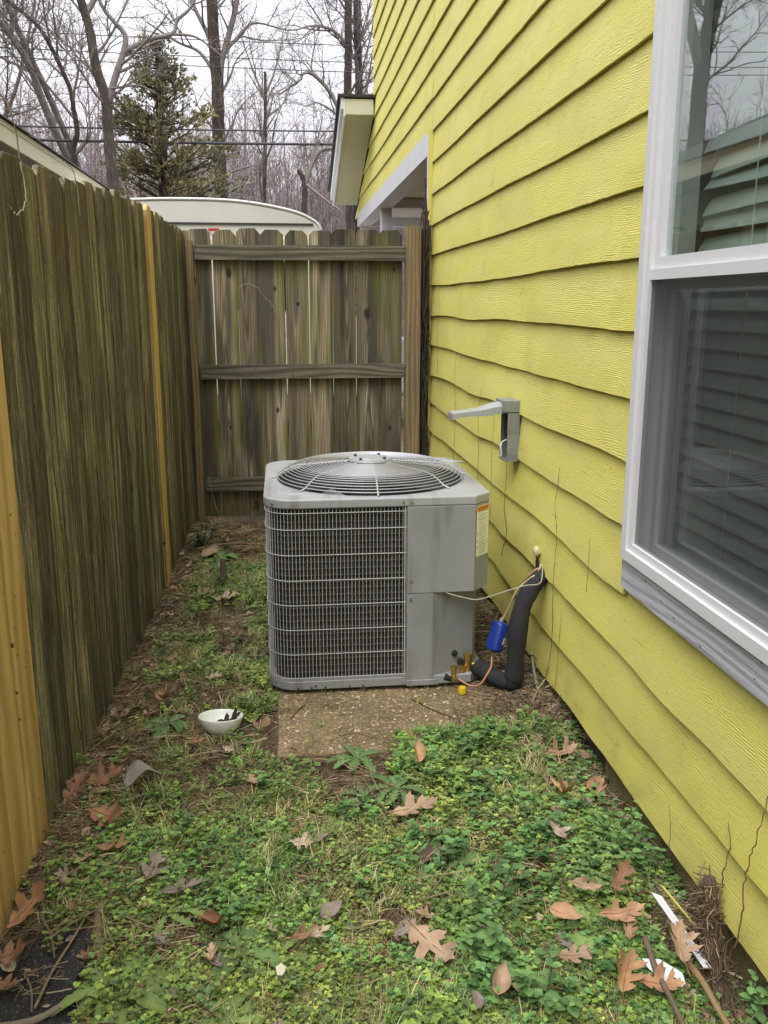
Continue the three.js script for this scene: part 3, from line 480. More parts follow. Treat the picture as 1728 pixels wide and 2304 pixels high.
  part('back_panel', slab([[AX1, -3.552], [AX1 - 0.004, AZ0 + 0.055], [AX1 - 0.05, AZ0 + 0.004], [0.6, AZ0 + 0.004], [0.6, AZ0 + 0.016], [AX1 - 0.055, AZ0 + 0.016], [AX1 - 0.016, AZ0 + 0.06], [AX1 - 0.014, -3.552]], 0.057, 0.703, null, 0.002), grey, ac);
  // warning sticker: flat print
  const cv = document.createElement('canvas'); cv.width = 192; cv.height = 560; const x = cv.getContext('2d'); x.fillStyle = '#dfe0c8'; x.fillRect(0, 0, 192, 560); x.fillStyle = '#e08a30'; x.fillRect(6, 6, 180, 62);
  x.fillStyle = '#3a2410'; x.font = 'bold 31px sans-serif'; x.fillText('WARNING', 34, 42); x.beginPath(); x.moveTo(20, 22); x.lineTo(31, 42); x.lineTo(9, 42); x.closePath(); x.fill(); x.fillRect(34, 52, 120, 4); x.fillRect(40, 60, 90, 3);
  const rl = rng(77); x.fillStyle = '#6b6d5e'; for (let y = 84; y < 535; y += 9) { if (rl() < 0.12) continue; const w = 70 + 68 * rl(); x.globalAlpha = 0.55 + 0.35 * rl(); let q = 40; while (q < 40 + w) { const l = 4 + 14 * rl(); x.fillRect(q, y, Math.min(l, 182 - q), 4.5); q += l + 4; } }
  x.globalAlpha = 1; x.fillStyle = '#22221e'; for (const [a, b, c, d] of [[18, 130, 8, 16], [14, 300, 12, 14], [14, 385, 12, 12], [8, 450, 22, 9], [160, 425, 22, 9]]) x.fillRect(a, b, c, d);
  const ct2 = new THREE.CanvasTexture(cv); ct2.colorSpace = THREE.SRGBColorSpace;
  const o = 0.0012, sq = [[AX1 - 0.066 + 0.005 + o, AZ1 - 0.005 + o], [AX1 - 0.004 + o, AZ1 - 0.062 + o]];
  part('warning_sticker', new Geo().q4([sq[0][0], 0.508, sq[0][1]], [sq[1][0], 0.508, sq[1][1]], [sq[1][0], 0.697, sq[1][1]], [sq[0][0], 0.697, sq[0][1]]), std({ map: ct2, roughness: 0.5 }), ac, 'pale warning sticker with orange heading');
  // screws
  const scr = (px, py, pz, nx = 0, nz = 1) => { const g = mergeGeometries([cyl(0.005, 0.0055, 0.003, 12), cyl(0.0032, 0.0036, 0.005, 6)]); g.rotateX(Math.PI / 2); g.rotateY(Math.atan2(nx, nz)); part('screw', g.translate(px, py, pz), steel, ac); };
  for (const [px, py] of [[0.418, 0.722], [0.448, 0.721], [0.447, 0.427], [0.446, 0.357], [0.42, 0.028], [0.446, 0.02]]) scr(px, py, AZ1 + 0.002);
  scr(0.548, 0.02, -3.024, 0.3, 1); scr(-0.048, 0.722, AZ1 - 0.028, -0.7, 0.7); scr(-0.044, 0.028, AZ1 - 0.032, -0.7, 0.7);
  for (const q of [0.01, 0.06, 0.075, 0.11, 0.2, 0.25]) part('drain_hole', cyl(0.0035, 0.0035, 0.002, 10).rotateX(Math.PI / 2).translate(q + 0.02, 0.026 + (q > 0.07 && q < 0.1 ? 0.006 : 0), AZ1 - 0.0035), M.black, ac);
  part('rubber_plug', mergeGeometries([cyl(0.012, 0.012, 0.01, 16), cyl(0.007, 0.007, 0.018, 12)]).rotateX(Math.PI / 2).rotateY(0.5).translate(0.621, 0.12, -3.07), M.black, ac);
  // service valves
  const v1 = sub('service_valve', ac); v1.userData.label = 'larger brass suction valve';
  part('valve_body', mergeGeometries([cyl(0.0155, 0.0165, 0.075, 16).translate(0.672, 0.072, -3.06), cyl(0.018, 0.018, 0.02, 6).translate(0.672, 0.112, -3.06), new THREE.CylinderGeometry(0.011, 0.011, 0.04, 12).rotateZ(Math.PI / 2).translate(0.695, 0.076, -3.06), new THREE.CylinderGeometry(0.013, 0.013, 0.035, 12).rotateX(Math.PI / 2).translate(0.645, 0.066, -3.055)]), brass, v1);
  part('port_cap', cyl(0.0125, 0.0125, 0.018, 12).rotateX(Math.PI / 2).translate(0.645, 0.088, -3.06), M.black, v1);
  const v2 = sub('service_valve', ac); v2.userData.label = 'smaller brass liquid valve';
  part('valve_body', mergeGeometries([cyl(0.011, 0.012, 0.05, 14).translate(0.612, 0.052, -3.03), cyl(0.0125, 0.0125, 0.014, 6).translate(0.612, 0.077, -3.03), new THREE.CylinderGeometry(0.009, 0.009, 0.045, 12).rotateX(Math.PI / 2).translate(0.612, 0.042, -3.035)]), brass, v2);
  part('port_cap', new THREE.CylinderGeometry(0.012, 0.012, 0.028, 12).rotateZ(1.2).translate(0.59, 0.04, -3.03), M.black, v2);
}

// ------------------------------------------------------------------ concrete pad and what lies by the unit
{
  const s = new THREE.Shape(), r = rng(9), x0 = -0.045, x1 = 0.78, z0 = -3.98, z1 = -2.575, pts = [];
  const edge = (a, b, n) => { for (let k = 0; k < n; k++) { const t = k / n; pts.push([lerp(a[0], b[0], t) + (r() - 0.5) * 0.006, lerp(a[1], b[1], t) + (r() - 0.5) * 0.006]); } };
  edge([x0, z1], [x1, z1], 24); edge([x1, z1], [x1, z0], 24); edge([x1, z0], [x0, z0], 24); edge([x0, z0], [x0, z1], 24);
  pts.forEach(([x, z], k) => k ? s.lineTo(x, -z) : s.moveTo(x, -z)); s.closePath();
  const g = new THREE.ExtrudeGeometry(s, { depth: 0.09, bevelEnabled: true, bevelSize: 0.005, bevelThickness: 0.005, bevelOffset: -0.005, bevelSegments: 2 }); g.rotateX(-Math.PI / 2); g.translate(0, -0.094, 0);
  const pad = thing('concrete_pad', 'brown pebbly concrete pad under the air conditioner', 'concrete pad', [0.37, 0, -3.3]);
  part('slab', g, M.concrete, pad);
  // pebbles standing proud of the worn top
  const pg = new THREE.IcosahedronGeometry(1, 1), im = new THREE.InstancedMesh(pg, std({ roughness: 0.85 }), 2600), m4 = new THREE.Matrix4(), q = new THREE.Quaternion(), e = new THREE.Euler(), col = new THREE.Color(), tones = [[0.34, 0.25, 0.14], [0.24, 0.17, 0.09], [0.42, 0.33, 0.2], [0.2, 0.15, 0.1], [0.5, 0.42, 0.3]];
  for (let k = 0; k < 2600; k++) { const a = 0.002 + 0.005 * Math.pow(r(), 3); e.set(r() * 0.5, r() * 6, r() * 0.5); m4.compose(new THREE.Vector3(lerp(x0 + 0.01, x1 + 0.16, r()), 0.0005 - a * 0.2 + 0, lerp(-3.1, z1 - 0.01, r())), q.setFromEuler(e), new THREE.Vector3(a * (0.8 + 0.7 * r()), a * 0.6, a)); im.setMatrixAt(k, m4); const t = tones[Math.floor(r() * 5)], b = 0.7 + 0.5 * r(); im.setColorAt(k, col.setRGB(t[0] * b, t[1] * b, t[2] * b)); }
  im.name = 'pebbles'; im.userData.kind = 'stuff'; im.position.copy(pad.position).negate(); shade(im); pad.add(im);
}
// electrical disconnect with its lid swung up
{
  const t = thing('electrical_box', 'grey metal electrical disconnect box on the yellow wall with its lid swung open', 'electrical box', [0.94, 0.79, -3.5]);
  const g1 = paint(0.3, 0.32, 0.3, 0.45, { map: speck, metalness: 0.1 }), g2 = paint(0.2, 0.22, 0.23, 0.5);
  const xb = 0.94, xf = 0.872, z1 = -3.425, z0 = -3.535, y0 = 0.79, y1 = 1.03;
  part('back_plate', new Geo().box(xb - 0.004, y0, z0, xb, y1, z1), g2, t);
  part('side', new Geo().box(xf + 0.02, y0, z1 - 0.003, xb - 0.004, y1 - 0.045, z1), g1, t); part('side', new Geo().box(xf + 0.02, y0, z0, xb - 0.004, y1 - 0.045, z0 + 0.003), g1, t);
  part('bottom', new Geo().box(xf + 0.012, y0 - 0.003, z0, xb - 0.004, y0, z1), g1, t);
  part('cap', new RoundedBoxGeometry(0.072, 0.047, z1 - z0 + 0.008, 2, 0.003).translate(xb - 0.036, y1 - 0.02, (z0 + z1) / 2), g1, t);
  const lid = new Geo(), L = 0.232, n = 10, secs = [];                // tray-shaped lid, slightly twisted
  for (let k = 0; k <= n; k++) { const f = k / n, x = xf + 0.03 - L * f, y = y1 - 0.022 - 0.026 * f + 0.007 * ss(0.55, 0.12, f), w = 0.05 - 0.004 * f, d = 0.019 + 0.011 * ss(0.75, 0.25, f) + (f > 0.9 ? 0.006 : 0), zc = (z0 + z1) / 2; secs.push([[x, y - d, zc + w], [x, y, zc + w], [x, y + 0.002 + 0.01 * ss(0.6, 0.2, f), zc + w * 0.45], [x, y + 0.002 + 0.01 * ss(0.6, 0.2, f), zc - w * 0.6], [x, y, zc - w], [x, y - d, zc - w]].map((p) => p)); }
  for (let k = 0; k < n; k++) for (let s = 0; s < 5; s++) lid.q4(secs[k][s], secs[k + 1][s], secs[k + 1][s + 1], secs[k][s + 1]);
  const E = secs[n]; lid.q4(E[0], E[1], E[4], E[5]); lid.q4(E[1], E[2], E[3], E[4]);
  part('lid', lid, paint(0.42, 0.46, 0.46, 0.4, { map: speck }), t);
  part('lid_end', new Geo().box(xf + 0.03 - L - 0.004, y1 - 0.075, (z0 + z1) / 2 - 0.045, xf + 0.03 - L - 0.001, y1 - 0.05, (z0 + z1) / 2 + 0.045), paint(0.3, 0.22, 0.2, 0.6), t);
  part('knockout', new THREE.TorusGeometry(0.0125, 0.0012, 6, 24).translate(0.908, 0.83, z1 + 0.0003), g1, t); part('knockout', cyl(0.0035, 0.0035, 0.002, 10).rotateX(Math.PI / 2).translate(0.9, 0.797, z1), g2, t);
  part('wire', new Geo().tube(curve([[0.9, 0.87, -3.47], [0.88, 0.862, -3.46], [0.872, 0.845, -3.45], [0.876, 0.82, -3.45], [0.874, 0.805, -3.452]], 16), 0.0035, 8), M.white, t);
  part('fuse_block', new RoundedBoxGeometry(0.03, 0.11, 0.07, 2, 0.004).translate(0.917, 0.93, -3.485), M.black, t);
}
// refrigerant pipe in black foam, drier, wires
{
  const foam = std({ color: lin(0.018, 0.018, 0.02), roughness: 0.85, bumpMap: M.ground.bumpMap, bumpScale: 0.0015 });
  const t = thing('insulated_pipe', 'thick black foam insulated pipe bending from the wall down to the brass valve', 'pipe', [0.84, 0.02, -3.0]);
  const vpts = curve([[0.985, 0.445, -3.05], [0.95, 0.436, -3.03], [0.905, 0.408, -3.0], [0.862, 0.36, -2.975], [0.836, 0.28, -2.957], [0.826, 0.17, -2.948], [0.822, 0.08, -2.946], [0.816, 0.05, -2.948]], 60);
  part('riser_sleeve', new Geo().tube(vpts, vpts.map((q, k) => { const f = k / 60; return 0.030 + 0.004 * ss(0.25, 0.4, f) - (Math.abs(f - 0.27) < 0.012 ? 0.004 : 0) + 0.0025 * Math.sin(f * 23) * ss(0.3, 0.5, f); }), 22), foam, t);
  const hpts = curve([[0.816, 0.05, -2.948], [0.79, 0.044, -2.965], [0.755, 0.051, -3.0], [0.725, 0.062, -3.03], [0.700, 0.072, -3.052]], 40);
  part('lower_sleeve', new Geo().tube(hpts, hpts.map((q, k) => 0.0315 + 0.001 * Math.sin(k * 0.8) - (k > 38 ? 0.002 : 0)), 22), foam, t);
  part('elbow', new THREE.SphereGeometry(0.0335, 24, 16).translate(0.816, 0.049, -2.948), foam, t);
  const c = thing('filter_drier', 'bright blue filter drier can on a thin copper line beside the black pipe', 'filter drier', [0.80, 0.1, -3.08]);
  const a = new THREE.Vector3(0.760, 0.138, -3.03), b = new THREE.Vector3(0.797, 0.243, -3.055), ax = b.clone().sub(a).normalize(), L = a.distanceTo(b);
  const prof = [[0, 0], [0.02, 0.0], [0.030, 0.004], [0.0335, 0.011], [0.0335, L * 0.5], [0.0335, L - 0.011], [0.030, L - 0.004], [0.02, L], [0, L + 0.002]].map(([r, y]) => new THREE.Vector2(r, y));
  const can = new THREE.LatheGeometry(prof, 32); can.applyQuaternion(new THREE.Quaternion().setFromUnitVectors(new THREE.Vector3(0, 1, 0), ax)); can.translate(a.x, a.y, a.z);
  part('can', can, paint(0.012, 0.035, 0.24, 0.28), c);
  const cv = document.createElement('canvas'); cv.width = cv.height = 64; const x = cv.getContext('2d'); x.fillStyle = '#d8e0c0'; x.fillRect(0, 0, 64, 64); x.fillStyle = '#3c4a34'; x.font = 'bold 40px sans-serif'; x.fillText('R', 18, 46); x.fillRect(8, 6, 46, 4); x.fillRect(10, 54, 40, 4); const ct = new THREE.CanvasTexture(cv); ct.colorSpace = THREE.SRGBColorSpace;
  const lab = new THREE.CylinderGeometry(0.0342, 0.0342, 0.026, 12, 1, true, 0.5, 0.75); lab.applyQuaternion(new THREE.Quaternion().setFromUnitVectors(new THREE.Vector3(0, 1, 0), ax)); const mid = a.clone().addScaledVector(ax, L * 0.42); lab.translate(mid.x, mid.y, mid.z); part('can_label', lab, std({ map: ct, roughness: 0.5 }), c);
  const copper = paint(0.34, 0.18, 0.1, 0.5, { metalness: 0.5 });
  const top = b.clone().addScaledVector(ax, 0.002), bot = a.clone();
  part('copper_tube', new Geo().tube(curve([[bot.x, bot.y, bot.z], [0.756, 0.115, -3.025], [0.748, 0.09, -3.0], [0.73, 0.066, -2.985], [0.70, 0.03, -2.975], [0.665, 0.022, -2.99], [0.625, 0.04, -3.02]], 30), 0.0048, 10), copper, c);
  part('copper_tube', new Geo().tube(curve([[top.x, top.y, top.z], [0.803, 0.265, -3.06], [0.822, 0.31, -3.06], [0.86, 0.38, -3.055], [0.92, 0.445, -3.05], [0.985, 0.462, -3.06]], 30), 0.0048, 10), copper, c);
  part('flare_nut', cyl(0.0095, 0.0095, 0.016, 6).applyQuaternion(new THREE.Quaternion().setFromUnitVectors(new THREE.Vector3(0, 1, 0), ax)).translate(top.x, top.y + 0.006, top.z), paint(0.6, 0.6, 0.6, 0.4, { metalness: 0.7 }), c);
  single('control_wire', new Geo().tube(curve([[0.575, 0.382, -3.03], [0.583, 0.375, -3.022], [0.632, 0.366, -3.0], [0.683, 0.359, -2.985], [0.734, 0.379, -2.965], [0.781, 0.399, -2.95], [0.846, 0.421, -2.94], [0.906, 0.422, -2.955], [0.926, 0.449, -2.99], [0.945, 0.472, -3.05], [0.985, 0.482, -3.07]], 60), 0.0023, 8), paint(0.36, 0.34, 0.24, 0.6), 'thin cream control wire looping from the unit to the wall hole', 'wire', [0.6, 0.22, -3]);
  single('control_wire', new Geo().tube(curve([[0.794, 0.252, -3.04], [0.815, 0.312, -3.025], [0.84, 0.386, -3.005], [0.885, 0.428, -3.0], [0.915, 0.446, -3.012], [0.945, 0.476, -3.05], [0.985, 0.484, -3.06]], 40), 0.0038, 8), paint(0.42, 0.38, 0.18, 0.6), 'yellowish wire strapped along the black foam pipe near the wall hole', 'wire', [0.83, 0.29, -3]);
  for (const o of scene.children) if (o.name.startsWith('control_wire')) { o.geometry.translate(-o.position.x, -o.position.y, -o.position.z); }
  const hole = thing('wall_hole', 'dark hole in the siding with pale foam plug above the pipe', 'hole', [0.93, 0.47, -3.07]);
  part('opening', new THREE.CircleGeometry(0.03, 20).scale(0.75, 1, 1).rotateY(-Math.PI / 2).translate(0.926, 0.462, -3.06), M.black, hole);
  const fo = new THREE.IcosahedronGeometry(0.02, 3), p = fo.attributes.position; for (let k = 0; k < p.count; k++) { const n = 0.8 + 0.45 * pn(p.getX(k) * 90 + 50, p.getY(k) * 90 + p.getZ(k) * 60 + 50, 99, 99, 5); p.setXYZ(k, p.getX(k) * n * 0.6, p.getY(k) * n, p.getZ(k) * n); } fo.computeVertexNormals();
  part('foam_plug', fo.translate(0.926, 0.508, -3.075), paint(0.56, 0.53, 0.27, 0.85), hole);
  const pc = thing('pipe_cap', 'small yellow plastic cap lying on the pad in front of the valves', 'cap', [0.632, 0.004, -2.965]);
  const cl = new THREE.LatheGeometry([[0.0, 0.002], [0.013, 0.002], [0.0145, 0.0], [0.0155, 0.002], [0.016, 0.024], [0.014, 0.024], [0.0135, 0.005], [0, 0.005]].map((q) => new THREE.Vector2(...q)), 24); const cm = shade(new THREE.Mesh(cl, paint(0.7, 0.5, 0.02, 0.4))); cm.name = 'cup'; pc.add(cm);
}
// bowl with two dark leaves
{
  const b = thing('bowl', 'small white ceramic bowl holding a dark wet leaf, left of the air conditioner', 'bowl', [-0.234, groundY(-0.234, -2.74) + 0.006, -2.745]);
  const pr = [[0, 0.004], [0.026, 0.004], [0.028, 0], [0.033, 0.001], [0.036, 0.006], [0.052, 0.018], [0.064, 0.036], [0.07, 0.054], [0.0725, 0.063], [0.0715, 0.0655], [0.069, 0.063], [0.0665, 0.054], [0.06, 0.037], [0.048, 0.02], [0.03, 0.011], [0, 0.009]].map((q) => new THREE.Vector2(...q));
  const m = shade(new THREE.Mesh(new THREE.LatheGeometry(pr, 56), paint(0.78, 0.8, 0.74, 0.18))); m.name = 'body'; b.add(m); b.scale.set(1.03, 0.95, 1.03); b.rotation.set(-0.17, 0, -0.03);
}

// ------------------------------------------------------------------ neighbour's house, van, cables
{
  const n = thing('neighbour_house', 'neighbouring house beyond the fence with cream fascia and dark roof edge', 'house', [-5, 0, -4]);
  const EX = -2.0, Z0 = -12.05, Z1 = 4, shingle = std({ vertexColors: true, roughness: 0.95 });
  part('soffit', new Geo().box(EX - 0.45, 2.585, Z0, EX - 0.022, 2.6, Z1), paint(0.34, 0.32, 0.3, 0.9), n);
  part('fascia', new Geo().box(EX - 0.02, 2.58, Z0, EX, 2.735, Z1).box(EX - 0.4, 2.6, Z0, EX - 0.021, 2.735, Z0 + 0.02), paint(0.66, 0.62, 0.48, 0.6, { map: clean }), n);
  part('drip_edge', new Geo().box(EX, 2.70, Z0, EX + 0.006, 2.738, Z1), paint(0.5, 0.46, 0.33, 0.5), n);
  const r = rng(3);
  for (let k = 0; k < 24; k++) { const x = EX + 0.03 - k * 0.135, y = 2.742 + k * 0.058, g = new Geo(); for (let q = 0; q < 54; q++) { const z0 = Z0 - 0.03 + q * 0.3, z1 = z0 + 0.296, s = 0.06 + 0.05 * r(), c = [s, s * 0.96, s * 0.92], h = 0.012 + 0.004 * r(); const P = (dx, dy, z) => [x + dx, y + dy, z]; g.q4(P(0, h, z0), P(0, h, z1), P(-0.16, h + 0.062, z1), P(-0.16, h + 0.062, z0), undefined, c).q4(P(0, 0, z0), P(0, 0, z1), P(0, h, z1), P(0, h, z0), undefined, c); } const m = part('shingle_course', g, shingle, n); m.userData.kind = 'stuff'; }
  part('roof_deck', new Geo().q4([EX + 0.02, 2.738, Z0], [EX + 0.02, 2.738, Z1], [-5.2, 4.11, Z1], [-5.2, 4.11, Z0]).q4([-8.4, 2.738, Z0], [-8.4, 2.738, Z1], [-5.2, 4.11, Z1], [-5.2, 4.11, Z0]), M.black, n);
  part('wall', new Geo().box(-8, 0, Z0 + 0.4, EX - 0.47, 2.59, Z1), paint(0.3, 0.33, 0.28, 0.8), n);
  const sg = paint(0.42, 0.47, 0.39, 0.6); for (let k = 0; k < 14; k++) part('plank', new Geo().q4([EX - 0.44, 0.05 + k * 0.18, Z0 + 0.4], [EX - 0.44, 0.05 + k * 0.18, Z1], [EX - 0.465, 0.235 + k * 0.18, Z1], [EX - 0.465, 0.235 + k * 0.18, Z0 + 0.4]), sg, n);
}
{
  const v = thing('camper_van', 'white camper van with a rounded raised roof parked behind the gate', 'van', [-1.6, 0, -10.4]);
  const body = paint(0.8, 0.8, 0.76, 0.35, { map: clean }), roofM = paint(0.72, 0.71, 0.65, 0.45, { map: clean });
  const prof = (pts) => { const s = new THREE.Shape(); pts.forEach(([x, y], k) => k ? s.lineTo(x, y) : s.moveTo(x, y)); s.closePath(); return s; };
  const ext = (pts, z0, z1, b) => { const g = new THREE.ExtrudeGeometry(prof(pts), { depth: z1 - z0 - 2 * b, bevelEnabled: true, bevelSize: b, bevelThickness: b, bevelOffset: -b, bevelSegments: 4 }); return g.translate(0, 0, z0 + b); };
  const sm = (p, n) => new THREE.CatmullRomCurve3(p.map(([x, y]) => new THREE.Vector3(x, y, 0))).getPoints(n).map((q) => [q.x, q.y]);
  const top = sm([[-4.1, 2.2], [-4.08, 2.32], [-3.9, 2.385], [-3, 2.41], [-1.6, 2.425], [-1.05, 2.443], [-0.46, 2.433], [-0.1, 2.39], [0.2, 2.325], [0.33, 2.27], [0.41, 2.215], [0.445, 2.15]], 60);
  part('raised_roof', ext([...top, [0.43, 2.08], [-4.1, 2.08]], -11.3, -9.5, 0.03), roofM, v);
  part('roof_rim', new Geo().tube(top.map(([x, y]) => [x, y + 0.004, -9.5]), 0.014, 8), body, v);
  part('drip_rail', new Geo().box(-4.1, 2.205, -9.51, 0.36, 2.222, -9.485), M.dark, v);
  part('body', ext([[-4.15, 0.45], [-4.15, 2.1], [0.35, 2.1], [0.62, 1.6], [0.85, 1.2], [1.5, 1.02], [1.6, 0.75], [1.55, 0.45]], -11.35, -9.46, 0.05), body, v);
  part('marker_light', new RoundedBoxGeometry(0.06, 0.05, 0.03, 2, 0.01).translate(-1.75, 2.15, -9.45), paint(0.4, 0.01, 0.01, 0.3), v); part('stripe', new Geo().box(-0.7, 2.135, -9.458, -0.59, 2.163, -9.452), paint(0.45, 0.02, 0.03, 0.4), v, 'red stripe below the roof rail');
  part('window', new RoundedBoxGeometry(1.0, 0.5, 0.02, 2, 0.008).translate(-2.6, 1.6, -9.455), paint(0.02, 0.02, 0.025, 0.1), v); part('window', new RoundedBoxGeometry(0.7, 0.5, 0.02, 2, 0.008).translate(-0.1, 1.6, -9.455), paint(0.02, 0.02, 0.025, 0.1), v);
  for (const x of [-3.2, 0.75]) for (const z of [-9.6, -11.2]) { part('wheel', mergeGeometries([new THREE.TorusGeometry(0.28, 0.09, 12, 32), new THREE.CylinderGeometry(0.2, 0.2, 0.1, 24).rotateX(Math.PI / 2)].map((g) => g.toNonIndexed())).translate(x, 0.37, z), M.black, v); }
  const c = [['topmost thin overhead cable crossing the sky', 6.72, 6.66, 0.009], ['second thin overhead cable from the top', 6.41, 6.34, 0.009], ['third thin overhead cable from the top', 6.24, 6.15, 0.009], ['fourth overhead cable, second from the bottom', 4.95, 4.99, 0.017], ['thick lowest overhead cable crossing the trees', 4.695, 4.73, 0.028]];
  for (const [label, y0, y1, rad] of c) { const p = []; for (let k = 0; k <= 30; k++) { const f = k / 30, x = lerp(-26, 24, f); const yl = lerp(y0, y1, (x + 5) / 6.5), s = 0.0012 * (x + 1.8) * (x + 1.8); p.push([x, yl + s, -20]); } single('overhead_cable', new Geo().tube(p, rad, 5), paint(0.05, 0.05, 0.055, 0.7), label, 'cable', [0, 0, 0]); }
}

// ------------------------------------------------------------------ trees
const V3 = (p) => new THREE.Vector3(...p);
function grow(g, pts, rad, level, r, o) {                             // side branches along a limb, and their own
  if (level > o.levels) return;
  const P = pts.map((q) => q.isVector3 ? q : V3(q)), cum = [0]; for (let k = 1; k < P.length; k++) cum.push(cum[k - 1] + P[k].distanceTo(P[k - 1]));
  const L = cum[cum.length - 1], n = Math.round(L * o.dens[level - 1] * (0.8 + 0.4 * r()));
  for (let c = 0; c < n; c++) {
    const s = L * (level === 1 ? lerp(o.from ?? 0.15, 1, Math.pow(r(), 0.8)) : lerp(0.12, 1, r())); let j = 1; while (j < cum.length - 1 && cum[j] < s) j++;
    const f = (s - cum[j - 1]) / (cum[j] - cum[j - 1] || 1), a = P[j - 1].clone().lerp(P[j], f), tg = P[j].clone().sub(P[j - 1]).normalize(), r0 = lerp(rad[j - 1], rad[j], f);
    const rnd = new THREE.Vector3(r() - 0.5, r() - 0.5, r() - 0.5); rnd.addScaledVector(tg, -rnd.dot(tg)).normalize();
    const dir = tg.clone().multiplyScalar(0.45 + 0.5 * r()).addScaledVector(rnd, 0.9).add(new THREE.Vector3(0, o.up * (level < 3 ? 1 : 0.3), 0)).normalize();
    const len = o.len[level - 1] * (0.5 + 0.9 * r()) * (1 - 0.45 * s / L), seg = level < 3 ? 6 : 4, q = [a], rr = Math.max(o.min, Math.min(r0 * 0.62, o.rad[level - 1] * (0.7 + 0.6 * r()))), rs = [rr];
    const d = dir.clone(); for (let k = 1; k <= seg; k++) { d.add(new THREE.Vector3((r() - 0.5) * o.wig, (r() - 0.5) * o.wig + (level >= 3 ? -o.droop : o.up * 0.15), (r() - 0.5) * o.wig)).normalize(); q.push(q[k - 1].clone().addScaledVector(d, len / seg)); rs.push(Math.max(o.min * 0.7, rr * (1 - 0.75 * k / seg))); }
    const sh = o.shade * (0.85 + 0.3 * r()); g.tube(q, rs, level < 2 ? 6 : level < 3 ? 4 : 3, [o.col[0] * sh, o.col[1] * sh, o.col[2] * sh], false);
    grow(g, q, rs, level + 1, r, o);
  }
}
const TREE = { levels: 3, dens: [2.8, 4.8, 7.5], len: [2.3, 1.15, 0.55], rad: [0.027, 0.012, 0.0065], min: 0.0052, up: 0.22, wig: 0.5, droop: 0.04, shade: 1, col: [0.2, 0.175, 0.155], from: 0.1 };
function smoothPts(pts, n) { return new THREE.CatmullRomCurve3(pts.map(V3), false, 'catmullrom', 0.5).getPoints(n); }
function bareTree(label, seed, stems, limbs, opt = {}, name = 'bare_tree', group) {
  const o = { ...TREE, ...opt }, r = rng(seed), first = stems[0].pts[0], t = thing(name, label, 'tree', [first[0], 0, first[2]], group);
  const tr = new Geo(), cr = new Geo(), bc = opt.bark ?? [0.2, 0.165, 0.135];
  for (const s of stems) {
    const p = s.ground === false ? s.pts : [[s.pts[0][0] + (s.lean ?? 0), -0.1, s.pts[0][2]], [s.pts[0][0] + (s.lean ?? 0) * 0.5, s.pts[0][1] * 0.5, s.pts[0][2]], ...s.pts], last = p[p.length - 1], prev = p[p.length - 2];
    const dx = (last[0] - prev[0]), dy = last[1] - prev[1], q = s.more ? [...p, [last[0] + dx * s.more / Math.max(0.4, dy), last[1] + s.more * 0.9, last[2] + 0.2 * (r() - 0.5)]] : p;
    const P = smoothPts(q, 30), R = P.map((_, k) => lerp(s.r0, s.r1, Math.pow(k / 30, 0.8)) * (k === 0 ? 1.25 : 1)); R.forEach((_, k) => { P[k].x += (r() - 0.5) * s.r0 * 0.15; });
    tr.tube(P, R, 12, (f) => { const k = 0.8 + 0.35 * hash(Math.floor(f * 60), seed, 3); return [bc[0] * k, bc[1] * k, bc[2] * k]; }, true, 1.2);
    grow(cr, P.slice(s.skip ?? 8), R.slice(s.skip ?? 8), 1, r, o);
  }
  for (const l of limbs) { const P = smoothPts(l.pts, 16), R = P.map((_, k) => lerp(l.r0, l.r1, k / 16)); cr.tube(P, R, 7, [o.col[0], o.col[1], o.col[2]], true); grow(cr, P, R, 1, r, { ...o, ...(l.opt ?? {}), from: 0.05, len: o.len.map((x) => x * (l.k ?? 0.8)) }); }
  part('trunk', tr, M.bark, t); part('crown', cr, M.twig, t); return t;
}
bareTree('pale leaning bare trunk rising leftward above the neighbouring roof', 1, [{ pts: [[-4.5, 4.1, -22], [-4.68, 4.6, -22], [-5.06, 5.57, -22], [-5.39, 6.6, -22], [-5.75, 7.22, -22], [-6.25, 7.73, -22]], r0: 0.11, r1: 0.06, more: 1.5, lean: 0.3 }], [], { bark: [0.36, 0.34, 0.31] });
bareTree('second pale bare trunk close beside the leaning one', 2, [{ pts: [[-4.6, 4.4, -22.5], [-4.72, 4.93, -22.5], [-4.88, 5.42, -22.5], [-5.22, 6.3, -22.5], [-5.59, 7.22, -22.5], [-5.79, 7.73, -22.5], [-5.95, 8.1, -22.5]], r0: 0.095, r1: 0.05, more: 3, lean: 0.2 }], [], { bark: [0.36, 0.34, 0.31] });
bareTree('slim crooked bare tree right of the two leaning pale trunks', 3, [{ pts: [[-4.16, 4.31, -20], [-4.11, 4.69, -20], [-4.05, 4.87, -20], [-4.09, 5.31, -20], [-4.14, 5.74, -20], [-4.52, 6.63, -20], [-4.76, 6.94, -20], [-5.21, 7.29, -20]], r0: 0.075, r1: 0.03, more: 1 }], [{ pts: [[-4.16, 4.4, -20], [-3.85, 4.75, -20], [-3.75, 5.1, -20]], r0: 0.045, r1: 0.01 }]);
